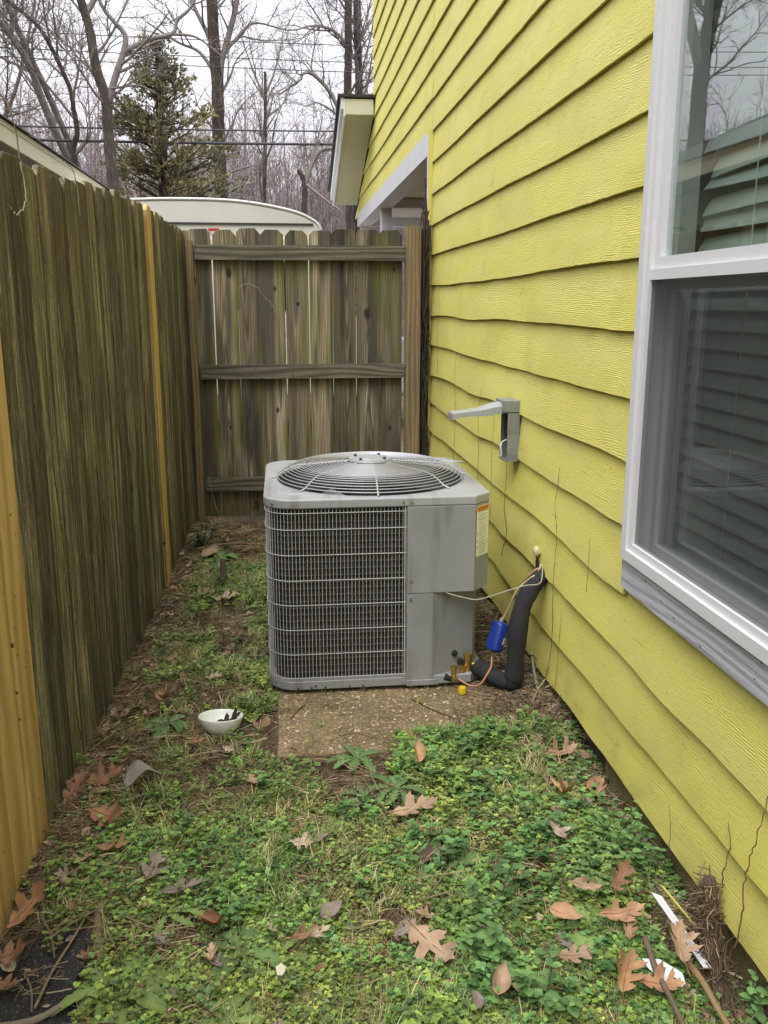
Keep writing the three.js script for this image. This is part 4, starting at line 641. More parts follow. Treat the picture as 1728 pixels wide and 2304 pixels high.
bareTree('forked dark bare tree with a sweeping right limb in front of the evergreen', 4, [{ pts: [[-3.06, 3.63, -18], [-3.09, 4.23, -18], [-3.09, 5.11, -18], [-3.22, 5.57, -18], [-3.29, 6.22, -18], [-3.41, 6.75, -18]], r0: 0.125, r1: 0.07, more: 3, skip: 12 }],
  [{ pts: [[-3.04, 5.05, -18], [-2.9, 5.47, -18], [-2.7, 5.96, -18], [-2.68, 6.21, -18], [-2.87, 6.43, -18], [-3.09, 6.76, -18], [-3.2, 7.6, -18]], r0: 0.07, r1: 0.025 }, { pts: [[-2.71, 5.92, -18], [-2.24, 6.14, -18], [-1.82, 6.25, -18], [-1.72, 6.48, -18], [-1.47, 6.7, -18], [-1.2, 7.2, -18]], r0: 0.046, r1: 0.022 }, { pts: [[-1.85, 6.24, -18], [-1.4, 6.2, -18], [-0.95, 5.9, -18]], r0: 0.03, r1: 0.01 }, { pts: [[-2.95, 5.25, -17.8], [-2.46, 5.31, -17.8], [-2.16, 5.19, -17.8]], r0: 0.025, r1: 0.008 }, { pts: [[-3.35, 6.5, -18], [-3.15, 6.9, -18.1], [-3.1, 7.5, -18.2]], r0: 0.06, r1: 0.03 }], { bark: [0.23, 0.195, 0.16], len: [1.7, 0.9, 0.45] });
bareTree('tall thick straight bare tree right of the evergreen', 5, [{ pts: [[-1.41, 3.65, -24], [-1.42, 5.56, -24], [-1.4, 6.71, -24], [-1.43, 7.54, -24], [-1.46, 8.64, -24]], r0: 0.185, r1: 0.13, more: 5, skip: 10 }],
  [{ pts: [[-1.33, 6.9, -24], [-1.27, 7.3, -24], [-1.09, 7.83, -24], [-0.85, 8.66, -24], [-0.75, 9.6, -24]], r0: 0.085, r1: 0.06 }, { pts: [[-1.5, 7.7, -24], [-1.7, 8.1, -24], [-1.89, 8.49, -24], [-2.2, 9.3, -24]], r0: 0.06, r1: 0.04 }, { pts: [[-1.45, 7.0, -24], [-1.82, 7.48, -24], [-2.32, 7.68, -24], [-3.03, 8.1, -24]], r0: 0.05, r1: 0.02 }, { pts: [[-1.3, 6.55, -24], [-1.05, 7.0, -24], [-0.93, 7.28, -24], [-0.59, 7.68, -24]], r0: 0.035, r1: 0.012 }, { pts: [[-1.17, 7.5, -24], [-0.75, 7.95, -24], [-0.39, 8.17, -24], [0.39, 8.03, -24], [1.0, 8.15, -24]], r0: 0.04, r1: 0.012 }, { pts: [[-1.3, 4.5, -23.2], [-0.84, 4.65, -23], [0.09, 4.86, -23]], r0: 0.03, r1: 0.008 }], { bark: [0.2, 0.15, 0.115], dens: [2.0, 4.0, 5.5] });
bareTree('thin bare tree whose top fans out between the thick tree and the twin trunks', 6, [{ pts: [[-0.3, 3.61, -22], [-0.24, 5.24, -22], [-0.21, 6.14, -22], [-0.2, 6.6, -22]], r0: 0.065, r1: 0.03, skip: 10 }], [{ pts: [[-0.22, 6.0, -22], [-0.5, 6.7, -22], [-0.75, 7.4, -22]], r0: 0.03, r1: 0.01 }, { pts: [[-0.21, 6.1, -22], [0.05, 6.7, -22], [0.25, 7.5, -22]], r0: 0.03, r1: 0.01 }, { pts: [[-0.23, 5.6, -22], [0.2, 5.95, -22], [0.45, 6.5, -22]], r0: 0.025, r1: 0.008 }], { dens: [3.4, 5, 5], len: [1.3, 0.8, 0.4], up: 0.5 });
bareTree('pair of straight bare trunks beside the porch roof', 7, [{ pts: [[2.02, 3.87, -26], [1.99, 6.93, -26], [2.02, 8.16, -26], [2.03, 9.37, -26]], r0: 0.125, r1: 0.095, more: 5, skip: 12 }, { pts: [[2.23, 3.9, -26.3], [2.33, 7, -26.3], [2.3, 8.25, -26.3], [2.29, 9.47, -26.3]], r0: 0.125, r1: 0.095, more: 5, skip: 12 }],
  [{ pts: [[1.97, 6.1, -26], [1.82, 6.45, -26], [1.49, 7.1, -26], [1.03, 7.52, -26], [0.76, 7.51, -26], [0.71, 7.36, -26], [0.12, 6.97, -26]], r0: 0.07, r1: 0.02 }, { pts: [[1.97, 8.3, -26], [1.58, 8.63, -26], [1.05, 8.71, -26], [0.62, 8.59, -26]], r0: 0.05, r1: 0.015 }, { pts: [[1.9, 6.35, -26], [1.4, 6.7, -26], [1.0, 6.85, -26]], r0: 0.04, r1: 0.012 }, { pts: [[2.33, 6.9, -26.3], [2.55, 7.3, -26.3], [2.7, 8.1, -26.3]], r0: 0.05, r1: 0.02 }], { bark: [0.19, 0.16, 0.14] });
bareTree('broken bare stub with one arm bending right, low behind the van', 8, [{ pts: [[0.57, 2.6, -20], [0.57, 3.37, -20], [0.59, 3.95, -20], [0.47, 4.22, -20]], r0: 0.09, r1: 0.05, skip: 20 }], [{ pts: [[0.6, 3.9, -20], [0.72, 4.25, -20], [0.87, 4.54, -20], [1.05, 4.65, -20], [1.34, 4.65, -20]], r0: 0.05, r1: 0.03 }, { pts: [[0.68, 4.1, -20], [0.9, 4.9, -20], [1.0, 5.3, -20]], r0: 0.03, r1: 0.01 }, { pts: [[0.62, 3.9, -19.8], [1.0, 3.6, -19.7], [1.35, 3.35, -19.6]], r0: 0.03, r1: 0.015 }], { bark: [0.22, 0.165, 0.12], len: [1.0, 0.6, 0.35] });
bareTree('large forked bare tree beyond the neighbouring roof, mirrored in the window', 9, [{ pts: [[-6.0, 3, -17], [-6, 5.8, -17], [-6.3, 7.5, -17], [-6.6, 10, -17]], r0: 0.2, r1: 0.1, more: 3, skip: 12 }], [{ pts: [[-6, 5.6, -17], [-5.6, 6.8, -17], [-5.4, 8.2, -17], [-4.9, 10.4, -17]], r0: 0.12, r1: 0.05 }, { pts: [[-5.5, 7.5, -17], [-4.9, 8.2, -17], [-4.2, 8.8, -17]], r0: 0.06, r1: 0.02 }], { dens: [3.6, 5.5, 8] });
bareTree('bare tree far left behind the neighbouring house', 10, [{ pts: [[-9, 3, -15], [-8.8, 6, -15], [-8.7, 9, -15]], r0: 0.2, r1: 0.1, more: 4, skip: 10 }], [{ pts: [[-8.9, 5.5, -15], [-7.8, 7.2, -14.6], [-7, 9, -14.4]], r0: 0.1, r1: 0.04 }], { dens: [3.6, 5.5, 8] });
bareTree('bare tree nearest on the left behind the neighbouring house', 11, [{ pts: [[-10.5, 3, -10.5], [-10.3, 6, -10.5], [-10.4, 9, -10.5]], r0: 0.18, r1: 0.1, more: 3, skip: 10 }], [{ pts: [[-10.3, 5.5, -10.5], [-9.3, 7.2, -10.2], [-8.6, 9.2, -10]], r0: 0.1, r1: 0.04 }], { dens: [3.6, 5.5, 8] });
bareTree('greyish bare tree at the left edge above the roof fascia', 12, [{ pts: [[-6.9, 3.2, -24], [-6.9, 5.0, -24], [-7.3, 7.2, -24], [-7.6, 9, -24]], r0: 0.15, r1: 0.07, more: 2, skip: 10 }], [{ pts: [[-6.95, 5.2, -24], [-6.2, 6.6, -24], [-5.6, 8.5, -24]], r0: 0.06, r1: 0.03 }]);
{ // evergreen
  const t = thing('cedar_tree', 'olive green evergreen standing among the bare trees', 'tree', [-2.35, 0, -20.4]), r = rng(44), tr = new Geo(), cr = new Geo();
  tr.tube([[-2.35, -0.1, -20.4], [-2.4, 3, -20.4], [-2.42, 5.2, -20.4], [-2.4, 6.9, -20.4]], [0.2, 0.14, 0.08, 0.02], 10, [0.13, 0.09, 0.065]);
  const H = 6.95, env = (f) => f < 0.35 ? 1.9 + 0.4 * f / 0.35 : 2.3 * Math.pow(1 - (f - 0.35) / 0.65, 0.8);
  for (let b = 0; b < 300; b++) {
    const f = Math.pow(r(), 0.8) * 0.97, y = 0.8 + f * (H - 0.9), a = r() * 6.283, R = env(f) * (0.5 + 0.55 * r()) * (0.6 + 0.8 * pn(a * 1.3 + 20, f * 7 + 5, 99, 99, 12)), base = new THREE.Vector3(-2.4, y - 0.25 * R, -20.4), d = new THREE.Vector3(Math.cos(a), 0.28 + 0.3 * f + 0.25 * (r() - 0.5), Math.sin(a) * 0.9).normalize(), tip = base.clone().addScaledVector(d, R);
    tr.tube([base, base.clone().lerp(tip, 0.5).add(new THREE.Vector3(0, -0.05, 0)), tip], [0.022, 0.013, 0.004], 4, [0.12, 0.09, 0.065], false);
    const n = 10 + Math.floor(26 * R / 2), hue = r(); const c0 = mix([0.15, 0.15, 0.08], hue > 0.5 ? [0.33, 0.28, 0.13] : [0.25, 0.25, 0.135], r());
    for (let q = 0; q < n; q++) {
      const s = 0.3 + 0.7 * Math.sqrt(r()), o = base.clone().lerp(tip, s).add(new THREE.Vector3((r() - 0.5) * 0.34, (r() - 0.5) * 0.26, (r() - 0.5) * 0.34)); const k = 0.7 + 0.6 * r(), c = [c0[0] * k, c0[1] * k, c0[2] * k];
      for (let e = 0; e < 5; e++) { const u = d.clone().add(new THREE.Vector3((r() - 0.5) * 1.5, (r() - 0.35) * 1.3, (r() - 0.5) * 1.5)).normalize(), w = new THREE.Vector3(r() - 0.5, r() - 0.5, r() - 0.5).cross(u).normalize(), L = 0.06 + 0.09 * r(), W = 0.009 + 0.01 * r(); const A = o.clone().addScaledVector(u, L * 0.45).addScaledVector(w, W), B = o.clone().addScaledVector(u, L), C = o.clone().addScaledVector(u, L * 0.4).addScaledVector(w, -W); const i0 = cr.v(o.x, o.y, o.z, 0, 0, c), i1 = cr.v(A.x, A.y, A.z, 0, 0, c), i2 = cr.v(B.x, B.y, B.z, 0, 0, c), i3 = cr.v(C.x, C.y, C.z, 0, 0, c); cr.quad(i0, i1, i2, i3); }
    }
  }
  part('trunk', tr, M.bark, t); part('crown', cr, M.twig, t);
}
{ // the wood behind: saplings that read as one mass
  const r = rng(66), geos = []; for (let k = 0; k < 4; k++) { const g = new Geo(), H = 4.6 + 1.8 * r(), P = smoothPts([[0, 0, 0], [(r() - 0.5) * 0.5, H * 0.5, (r() - 0.5) * 0.4], [(r() - 0.5) * 0.9, H, (r() - 0.5) * 0.6]], 12), R = P.map((_, q) => lerp(0.075, 0.012, q / 12)); g.tube(P, R, 5, [0.19, 0.165, 0.15]); grow(g, P, R, 1, r, { ...TREE, dens: [2.8, 3.4, 3.4], len: [1.7, 0.95, 0.5], rad: [0.026, 0.014, 0.009], min: 0.0075, up: 0.55, wig: 0.45, droop: 0, col: [0.27, 0.23, 0.215], from: 0.12 }); geos.push(g.build()); }
  const root = new THREE.Group(); root.name = 'woods'; root.userData = { label: 'dense grey brown wood of bare saplings far behind the fence', category: 'woods', kind: 'stuff' };
  geos.forEach((g, n) => { const N = 420, im = new THREE.InstancedMesh(g, M.twig, N), m = new THREE.Matrix4(), q = new THREE.Quaternion(), e = new THREE.Euler(), c = new THREE.Color(); for (let k = 0; k < N; k++) { const z = -30 - 28 * Math.pow(r(), 0.8), x = lerp(-22, 14, r()) * (-z / 34), s = 0.7 + 0.75 * r(); e.set(0, r() * 6.28, (r() - 0.5) * 0.15); m.compose(new THREE.Vector3(x, -0.1, z), q.setFromEuler(e), new THREE.Vector3(s, s * (0.85 + 0.3 * r()), s)); im.setMatrixAt(k, m); const b = 0.8 + 0.45 * r(); im.setColorAt(k, c.setRGB(b * 1.02, b * 0.98, b)); } im.name = 'saplings'; im.userData.kind = 'stuff'; shade(im); root.add(im); });
  scene.add(root);
  const br = new Geo(); for (let k = 0; k < 700; k++) { const x = lerp(-12, 7, r()), z = -17 - 12 * r(), p = [[x, 0, z]]; let y = 0, xx = x, zz = z, dx = (r() - 0.5) * 0.5, n = 5 + Math.floor(r() * 3); for (let q = 0; q < n; q++) { y += 0.35 + 0.5 * r() - 0.07 * q; dx += (r() - 0.5) * 0.35; xx += dx * 0.8; zz += (r() - 0.5) * 0.3; p.push([xx, Math.max(0.1, y), zz]); } const P = smoothPts(p, 12), R = P.map((_, q) => lerp(0.012, 0.004, q / 12)), s = 0.8 + 0.7 * r(), C = r() < 0.35 ? [0.28 * s, 0.25 * s, 0.2 * s] : [0.17 * s, 0.135 * s, 0.115 * s]; br.tube(P, R, 3, C, false); grow(br, P, R, 2, r, { ...TREE, levels: 2, dens: [0, 2.4, 3], len: [1, 0.8, 0.4], rad: [0.02, 0.007, 0.005], col: C, wig: 0.6 }); }
  stuff(new THREE.Mesh(br.build(), M.twig), 'brushwood', 'tangle of pale arching twigs under the trees', 'brush');
}

// ------------------------------------------------------------------ dried vines on walls, fence and gate
{
  const r = rng(88), mat = paint(0.1, 0.068, 0.04, 0.9), pale = paint(0.3, 0.25, 0.17, 0.9);
  function vine(label, pts, n, rad, hair, normal, material = mat, group) {
    const g = new Geo(), P = curve(pts, n); P.forEach((q, k) => { const w = rad * 3.2; for (const ax of ['x', 'y', 'z']) if (Math.abs(normal[ax === 'x' ? 0 : ax === 'y' ? 1 : 2]) < 0.5) q[ax] += (r() - 0.5) * w; });
    rad *= 0.6; g.tube(P, P.map((_, k) => rad * (1 - 0.5 * k / n) * (0.75 + 0.5 * r())), 5);
    for (let k = 0; k < hair; k++) { const a = P[1 + Math.floor(r() * (n - 2))], L = 0.006 + 0.014 * r(), d = [(r() - 0.5), (r() - 0.5) * 0.8, (r() - 0.5)].map((q, i) => q * (1 - Math.abs(normal[i])) + normal[i] * 0.1 * r()); g.tube([[a.x, a.y, a.z], [a.x + d[0] * L, a.y + d[1] * L, a.z + d[2] * L], [a.x + d[0] * L * 1.8, a.y + (d[1] + 0.3 * (r() - 0.5)) * L * 1.8, a.z + d[2] * L * 1.8]], [rad * 0.5, rad * 0.4, rad * 0.3], 3, null, false); }
    const o = P[0].clone(), geo = g.build(); geo.translate(-o.x, -o.y, -o.z); single('dried_vine', geo, material, label, 'vine', o.toArray(), group);
  }
  const wx = 0.934, W = (y, z) => [wx - 0.002 * r(), y, z];
  vine('long thin dried vine on the yellow siding right of the wall hole', [W(0.02, -2.93), W(0.12, -2.9), W(0.2, -2.87), W(0.34, -2.875), W(0.46, -2.88), W(0.62, -2.87), W(0.72, -2.9), W(0.8, -2.88), W(0.86, -2.87)], 60, 0.0022, 26, [1, 0, 0]);
  vine('shorter dried vine just right of the long one on the siding', [W(0.01, -2.84), W(0.1, -2.8), W(0.22, -2.79), W(0.33, -2.78), W(0.38, -2.77)], 34, 0.0015, 12, [1, 0, 0]);
  vine('dried vine with rough tendrils below the electrical box', [W(0.34, -3.62), W(0.42, -3.56), W(0.48, -3.55), W(0.56, -3.6), W(0.68, -3.58), W(0.78, -3.58)], 40, 0.0026, 40, [1, 0, 0]);
  vine('thin dried vine above the unit, left of the electrical box', [W(0.42, -3.85), W(0.6, -3.84), W(0.75, -3.86), W(0.88, -3.83), W(0.98, -3.84)], 40, 0.0016, 16, [1, 0, 0]);
  vine('thin dried vine left of the open box lid', [W(0.5, -4.15), W(0.7, -4.12), W(0.9, -4.14), W(1.02, -4.1)], 30, 0.0016, 14, [1, 0, 0]);
  vine('dried vine near the house corner above the unit', [W(0.52, -4.75), W(0.8, -4.72), W(1.05, -4.75), W(1.16, -4.7)], 30, 0.0018, 14, [1, 0, 0]);
  vine('fine dried stem on the upper siding near the corner board', [W(1.0, -5.28), W(1.25, -5.3), W(1.4, -5.26), W(1.55, -5.3)], 30, 0.0016, 8, [1, 0, 0]);
  vine('small dark stem on the siding under the window', [W(0.52, -2.55), W(0.62, -2.54), W(0.7, -2.545)], 12, 0.0014, 3, [1, 0, 0]);
  vine('reddish bare stem rising along the siding at the bottom right', [[0.93, -0.02, -1.56], [0.925, 0.12, -1.50], [0.92, 0.25, -1.495], [0.918, 0.36, -1.47], [0.92, 0.5, -1.44]], 30, 0.0034, 5, [1, 0, 0], paint(0.24, 0.13, 0.05, 0.8));
  vine('short dark stem against the lowest plank at the right', [W(0.06, -1.86), W(0.13, -1.86), W(0.19, -1.88)], 10, 0.0014, 3, [1, 0, 0]);
  vine('dried vine reaching up the lower siding above the root', [W(0.15, -1.6), W(0.2, -1.6), W(0.26, -1.585), W(0.31, -1.6)], 16, 0.0024, 16, [1, 0, 0]);
  const gz = -5.542, Gp = (x, y) => [x, y, gz + 0.004 * r()];
  vine('dried vine arching over the upper gate boards', [[-0.26, 1.5, -5.51], [-0.18, 1.53, -5.5], [-0.12, 1.49, -5.505], [-0.02, 1.36, -5.515], [0.03, 1.25, -5.52], [0.06, 1.08, -5.5], [0.065, 0.98, -5.5]], 40, 0.003, 10, [0, 0, 1], pale);
  vine('hairy dried vine climbing the middle of the gate', [Gp(0.08, 0.36), Gp(0.07, 0.55), Gp(0.06, 0.72), Gp(0.07, 0.9), [0.065, 1.0, -5.5], Gp(0.05, 1.2), Gp(0.04, 1.4), Gp(0.07, 1.56), Gp(0.1, 1.62)], 60, 0.003, 60, [0, 0, 1], paint(0.16, 0.11, 0.07, 0.9));
  vine('slanted dark stem across the lower right gate board', [Gp(0.645, 0.66), Gp(0.69, 0.74), Gp(0.745, 0.82)], 10, 0.003, 3, [0, 0, 1]);
  vine('pale grass stalk leaning against the gate bottom', [[-0.36, 0.05, -5.25], [-0.42, 0.2, -5.35], [-0.47, 0.38, -5.44]], 16, 0.0025, 2, [0, 0, 1], paint(0.36, 0.3, 0.16, 0.9));
  const fx = (z, d = 0.012) => fenceX(z) + d, fs = [[-2.55, 0.1, 1.3], [-2.72, 0.35, 1.74], [-2.88, 0.6, 1.6], [-3.05, 0.12, 1.1], [-3.2, 0.2, 1.66], [-3.42, 0.5, 1.55], [-3.7, 0.1, 1.25], [-4.0, 0.3, 1.7], [-4.3, 0.05, 1.2], [-4.85, 0.2, 1.6], [-2.4, 0.5, 1.72]];
  const fl = ['rough dried vine low on the mossy fence, nearest the camera', 'dried vine reaching the fence top, second from the near yellow pickets', 'dried vine on the upper fence boards left of the bowl', 'low dried vine on the fence foot left of the bowl', 'tall dried vine on the fence level with the pad', 'dried vine high on the fence level with the front of the unit', 'dried vine on the lower fence beside the middle of the unit', 'tall dried vine on the fence just before the single yellow picket', 'low dried vine on the fence beside the single yellow picket', 'dried vine on the last fence boards before the gate', 'dried vine at the fence top near the left edge'];
  fs.forEach(([z, a, b], n) => { const p = []; for (let k = 0; k <= 7; k++) { const zz = z + (r() - 0.5) * 0.045; p.push([fx(zz, 0.006), lerp(a, b, k / 7), zz]); } vine(fl[n], p, 50, 0.0026 + 0.0018 * r(), 90, [1, 0, 0], r() < 0.2 ? paint(0.2, 0.16, 0.11, 0.9) : mat, 'dried vines clinging to the fence'); });
  vine('curly bare twig hanging over the fence top at the left edge', [[fx(-2.3, -0.03), 1.95, -2.3], [fx(-2.36, 0.02), 1.86, -2.37], [fx(-2.4, 0.02), 1.76, -2.42], [fx(-2.4, 0.03), 1.66, -2.4], [fx(-2.33, 0.03), 1.615, -2.32], [fx(-2.28, 0.03), 1.63, -2.26]], 40, 0.004, 4, [1, 0, 0], pale);
  vine('thin bare twig looped over the fence top further back', [[fx(-3.0, 0.02), 1.68, -3.0], [fx(-2.98, 0.02), 1.78, -2.98], [fx(-2.95, 0.01), 1.82, -2.93], [fx(-2.9, -0.02), 1.815, -2.86]], 24, 0.003, 2, [1, 0, 0], pale);
  // tangle between the gate post and the house corner
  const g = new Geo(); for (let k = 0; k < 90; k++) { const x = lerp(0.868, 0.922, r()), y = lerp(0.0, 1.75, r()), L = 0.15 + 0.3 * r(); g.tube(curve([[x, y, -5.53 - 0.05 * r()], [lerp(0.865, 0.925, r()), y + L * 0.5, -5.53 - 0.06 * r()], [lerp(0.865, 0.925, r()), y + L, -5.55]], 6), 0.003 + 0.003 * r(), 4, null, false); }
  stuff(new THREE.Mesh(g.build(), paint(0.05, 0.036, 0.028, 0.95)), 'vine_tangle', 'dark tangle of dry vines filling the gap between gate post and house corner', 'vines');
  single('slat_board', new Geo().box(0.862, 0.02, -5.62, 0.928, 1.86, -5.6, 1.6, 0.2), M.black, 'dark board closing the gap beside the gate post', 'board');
}

// ------------------------------------------------------------------ fallen leaves
const leafMat = std({ vertexColors: true, roughness: 0.75 });
function oakLeaf(L, W, lobes, curl, seed, col, bend = 0.3, style = 0) {
  const r = rng(seed), half = (sg) => {                               // one edge, base to tip, as [along, across]
    const q = [], j = (a) => (r() - 0.5) * a;
    if (style) { for (let k = 1; k < 9; k++) { const t = k / 9; q.push([t, sg * 0.5 * Math.pow(Math.sin(Math.PI * Math.pow(t, 0.85)), 0.8) * (0.9 + 0.2 * r())]); } return q; }
    const at = lobes === 2 ? [0.3, 0.62] : [0.2, 0.44, 0.7], len = lobes === 2 ? [0.36, 0.5] : [0.27, 0.5, 0.36];
    q.push([0.06, sg * 0.05]);
    at.forEach((t0, i) => { const t = t0 + j(0.07), l = len[i] * (0.75 + 0.45 * r()), f = 0.1 + 0.08 * r(); q.push([t - 0.06, sg * l * 0.3], [t - 0.01, sg * l * 0.62], [t + f * 0.25, sg * l * 0.8], [t + f * 0.5 + j(0.02), sg * l * 0.86], [t + f * 0.95, sg * l], [t + f * 0.95, sg * l * 0.74], [t + f * 1.25, sg * l * 0.72], [t + f * 0.95, sg * l * 0.42], [t + f * 0.85, sg * (0.1 + 0.05 * r())]); });
    q.push([0.9, sg * 0.12], [0.93, sg * 0.16], [0.95, sg * 0.06]); return q;
  };
  const pts = [[0, 0], ...half(1), [1.03, 0], ...half(-1).reverse()].map(([t, w]) => new THREE.Vector2((t - 0.5) * L, w * W));
  const mid = 10, tw = (r() - 0.5) * 2.2, c1 = 0.6 + 0.8 * r(), c2 = 0.6 + 0.8 * r(), g0 = new THREE.ShapeGeometry(new THREE.Shape(pts)), src = g0.attributes.position, ix = g0.index.array, g = new Geo();
  const put = (x, z) => { const u = z / W, t = x / L, y = bend * L * t * t * 2 + curl * W * u * u * 3.2 * (u > 0 ? c1 : c2) + tw * t * z * 0.7 + 0.03 * W * Math.sin(t * 11 + seed) + 0.05 * W * Math.abs(u); const k = 0.5 + 0.62 * pn(t * 7 + 9, u * 5 + 9, 64, 64, seed) + 0.22 * hash(Math.round(x * 4000), Math.round(z * 4000), seed) + 0.12 * ss(0.08, 0, Math.abs(u)); return g.v(x, y, z * (1 - 0.5 * Math.abs(curl) * Math.abs(u)), 0, 0, [col[0] * k, col[1] * k * (0.94 + 0.1 * k), col[2] * k * (0.9 + 0.15 * k)]); };
  const idx = new Map(), V = (x, z) => { const key = Math.round(x * 1e5) + ',' + Math.round(z * 1e5); if (!idx.has(key)) idx.set(key, put(x, z)); return idx.get(key); };
  const rec = (A, B, C, d) => { if (d === 0) { g.tri(V(...A), V(...C), V(...B)); return; } const m = (p, q) => [(p[0] + q[0]) / 2, (p[1] + q[1]) / 2], ab = m(A, B), bc = m(B, C), ca = m(C, A); rec(A, ab, ca, d - 1); rec(ab, B, bc, d - 1); rec(ca, bc, C, d - 1); rec(ab, bc, ca, d - 1); };
  for (let k = 0; k < ix.length; k += 3) rec(...[0, 1, 2].map((q) => [src.getX(ix[k + q]), src.getY(ix[k + q])]), 1);
  const yb = bend * L * 0.5; g.tube([[L * 0.3, bend * L * 0.18 + 0.001, 0], [0, 0.001, 0], [-L / 2, yb + 0.001, 0], [-L * 0.62, yb * 1.2, 0.004], [-L * 0.72, yb, 0.01]], [L * 0.003, L * 0.005, L * 0.008, L * 0.008, L * 0.01], 4, [col[0] * 0.75, col[1] * 0.66, col[2] * 0.55], false);
  return g.build();
}
const TAN = [0.35, 0.225, 0.135], RED = [0.25, 0.12, 0.06], TAU = [0.24, 0.18, 0.145], PAL = [0.4, 0.3, 0.2], DRK = [0.09, 0.055, 0.035];
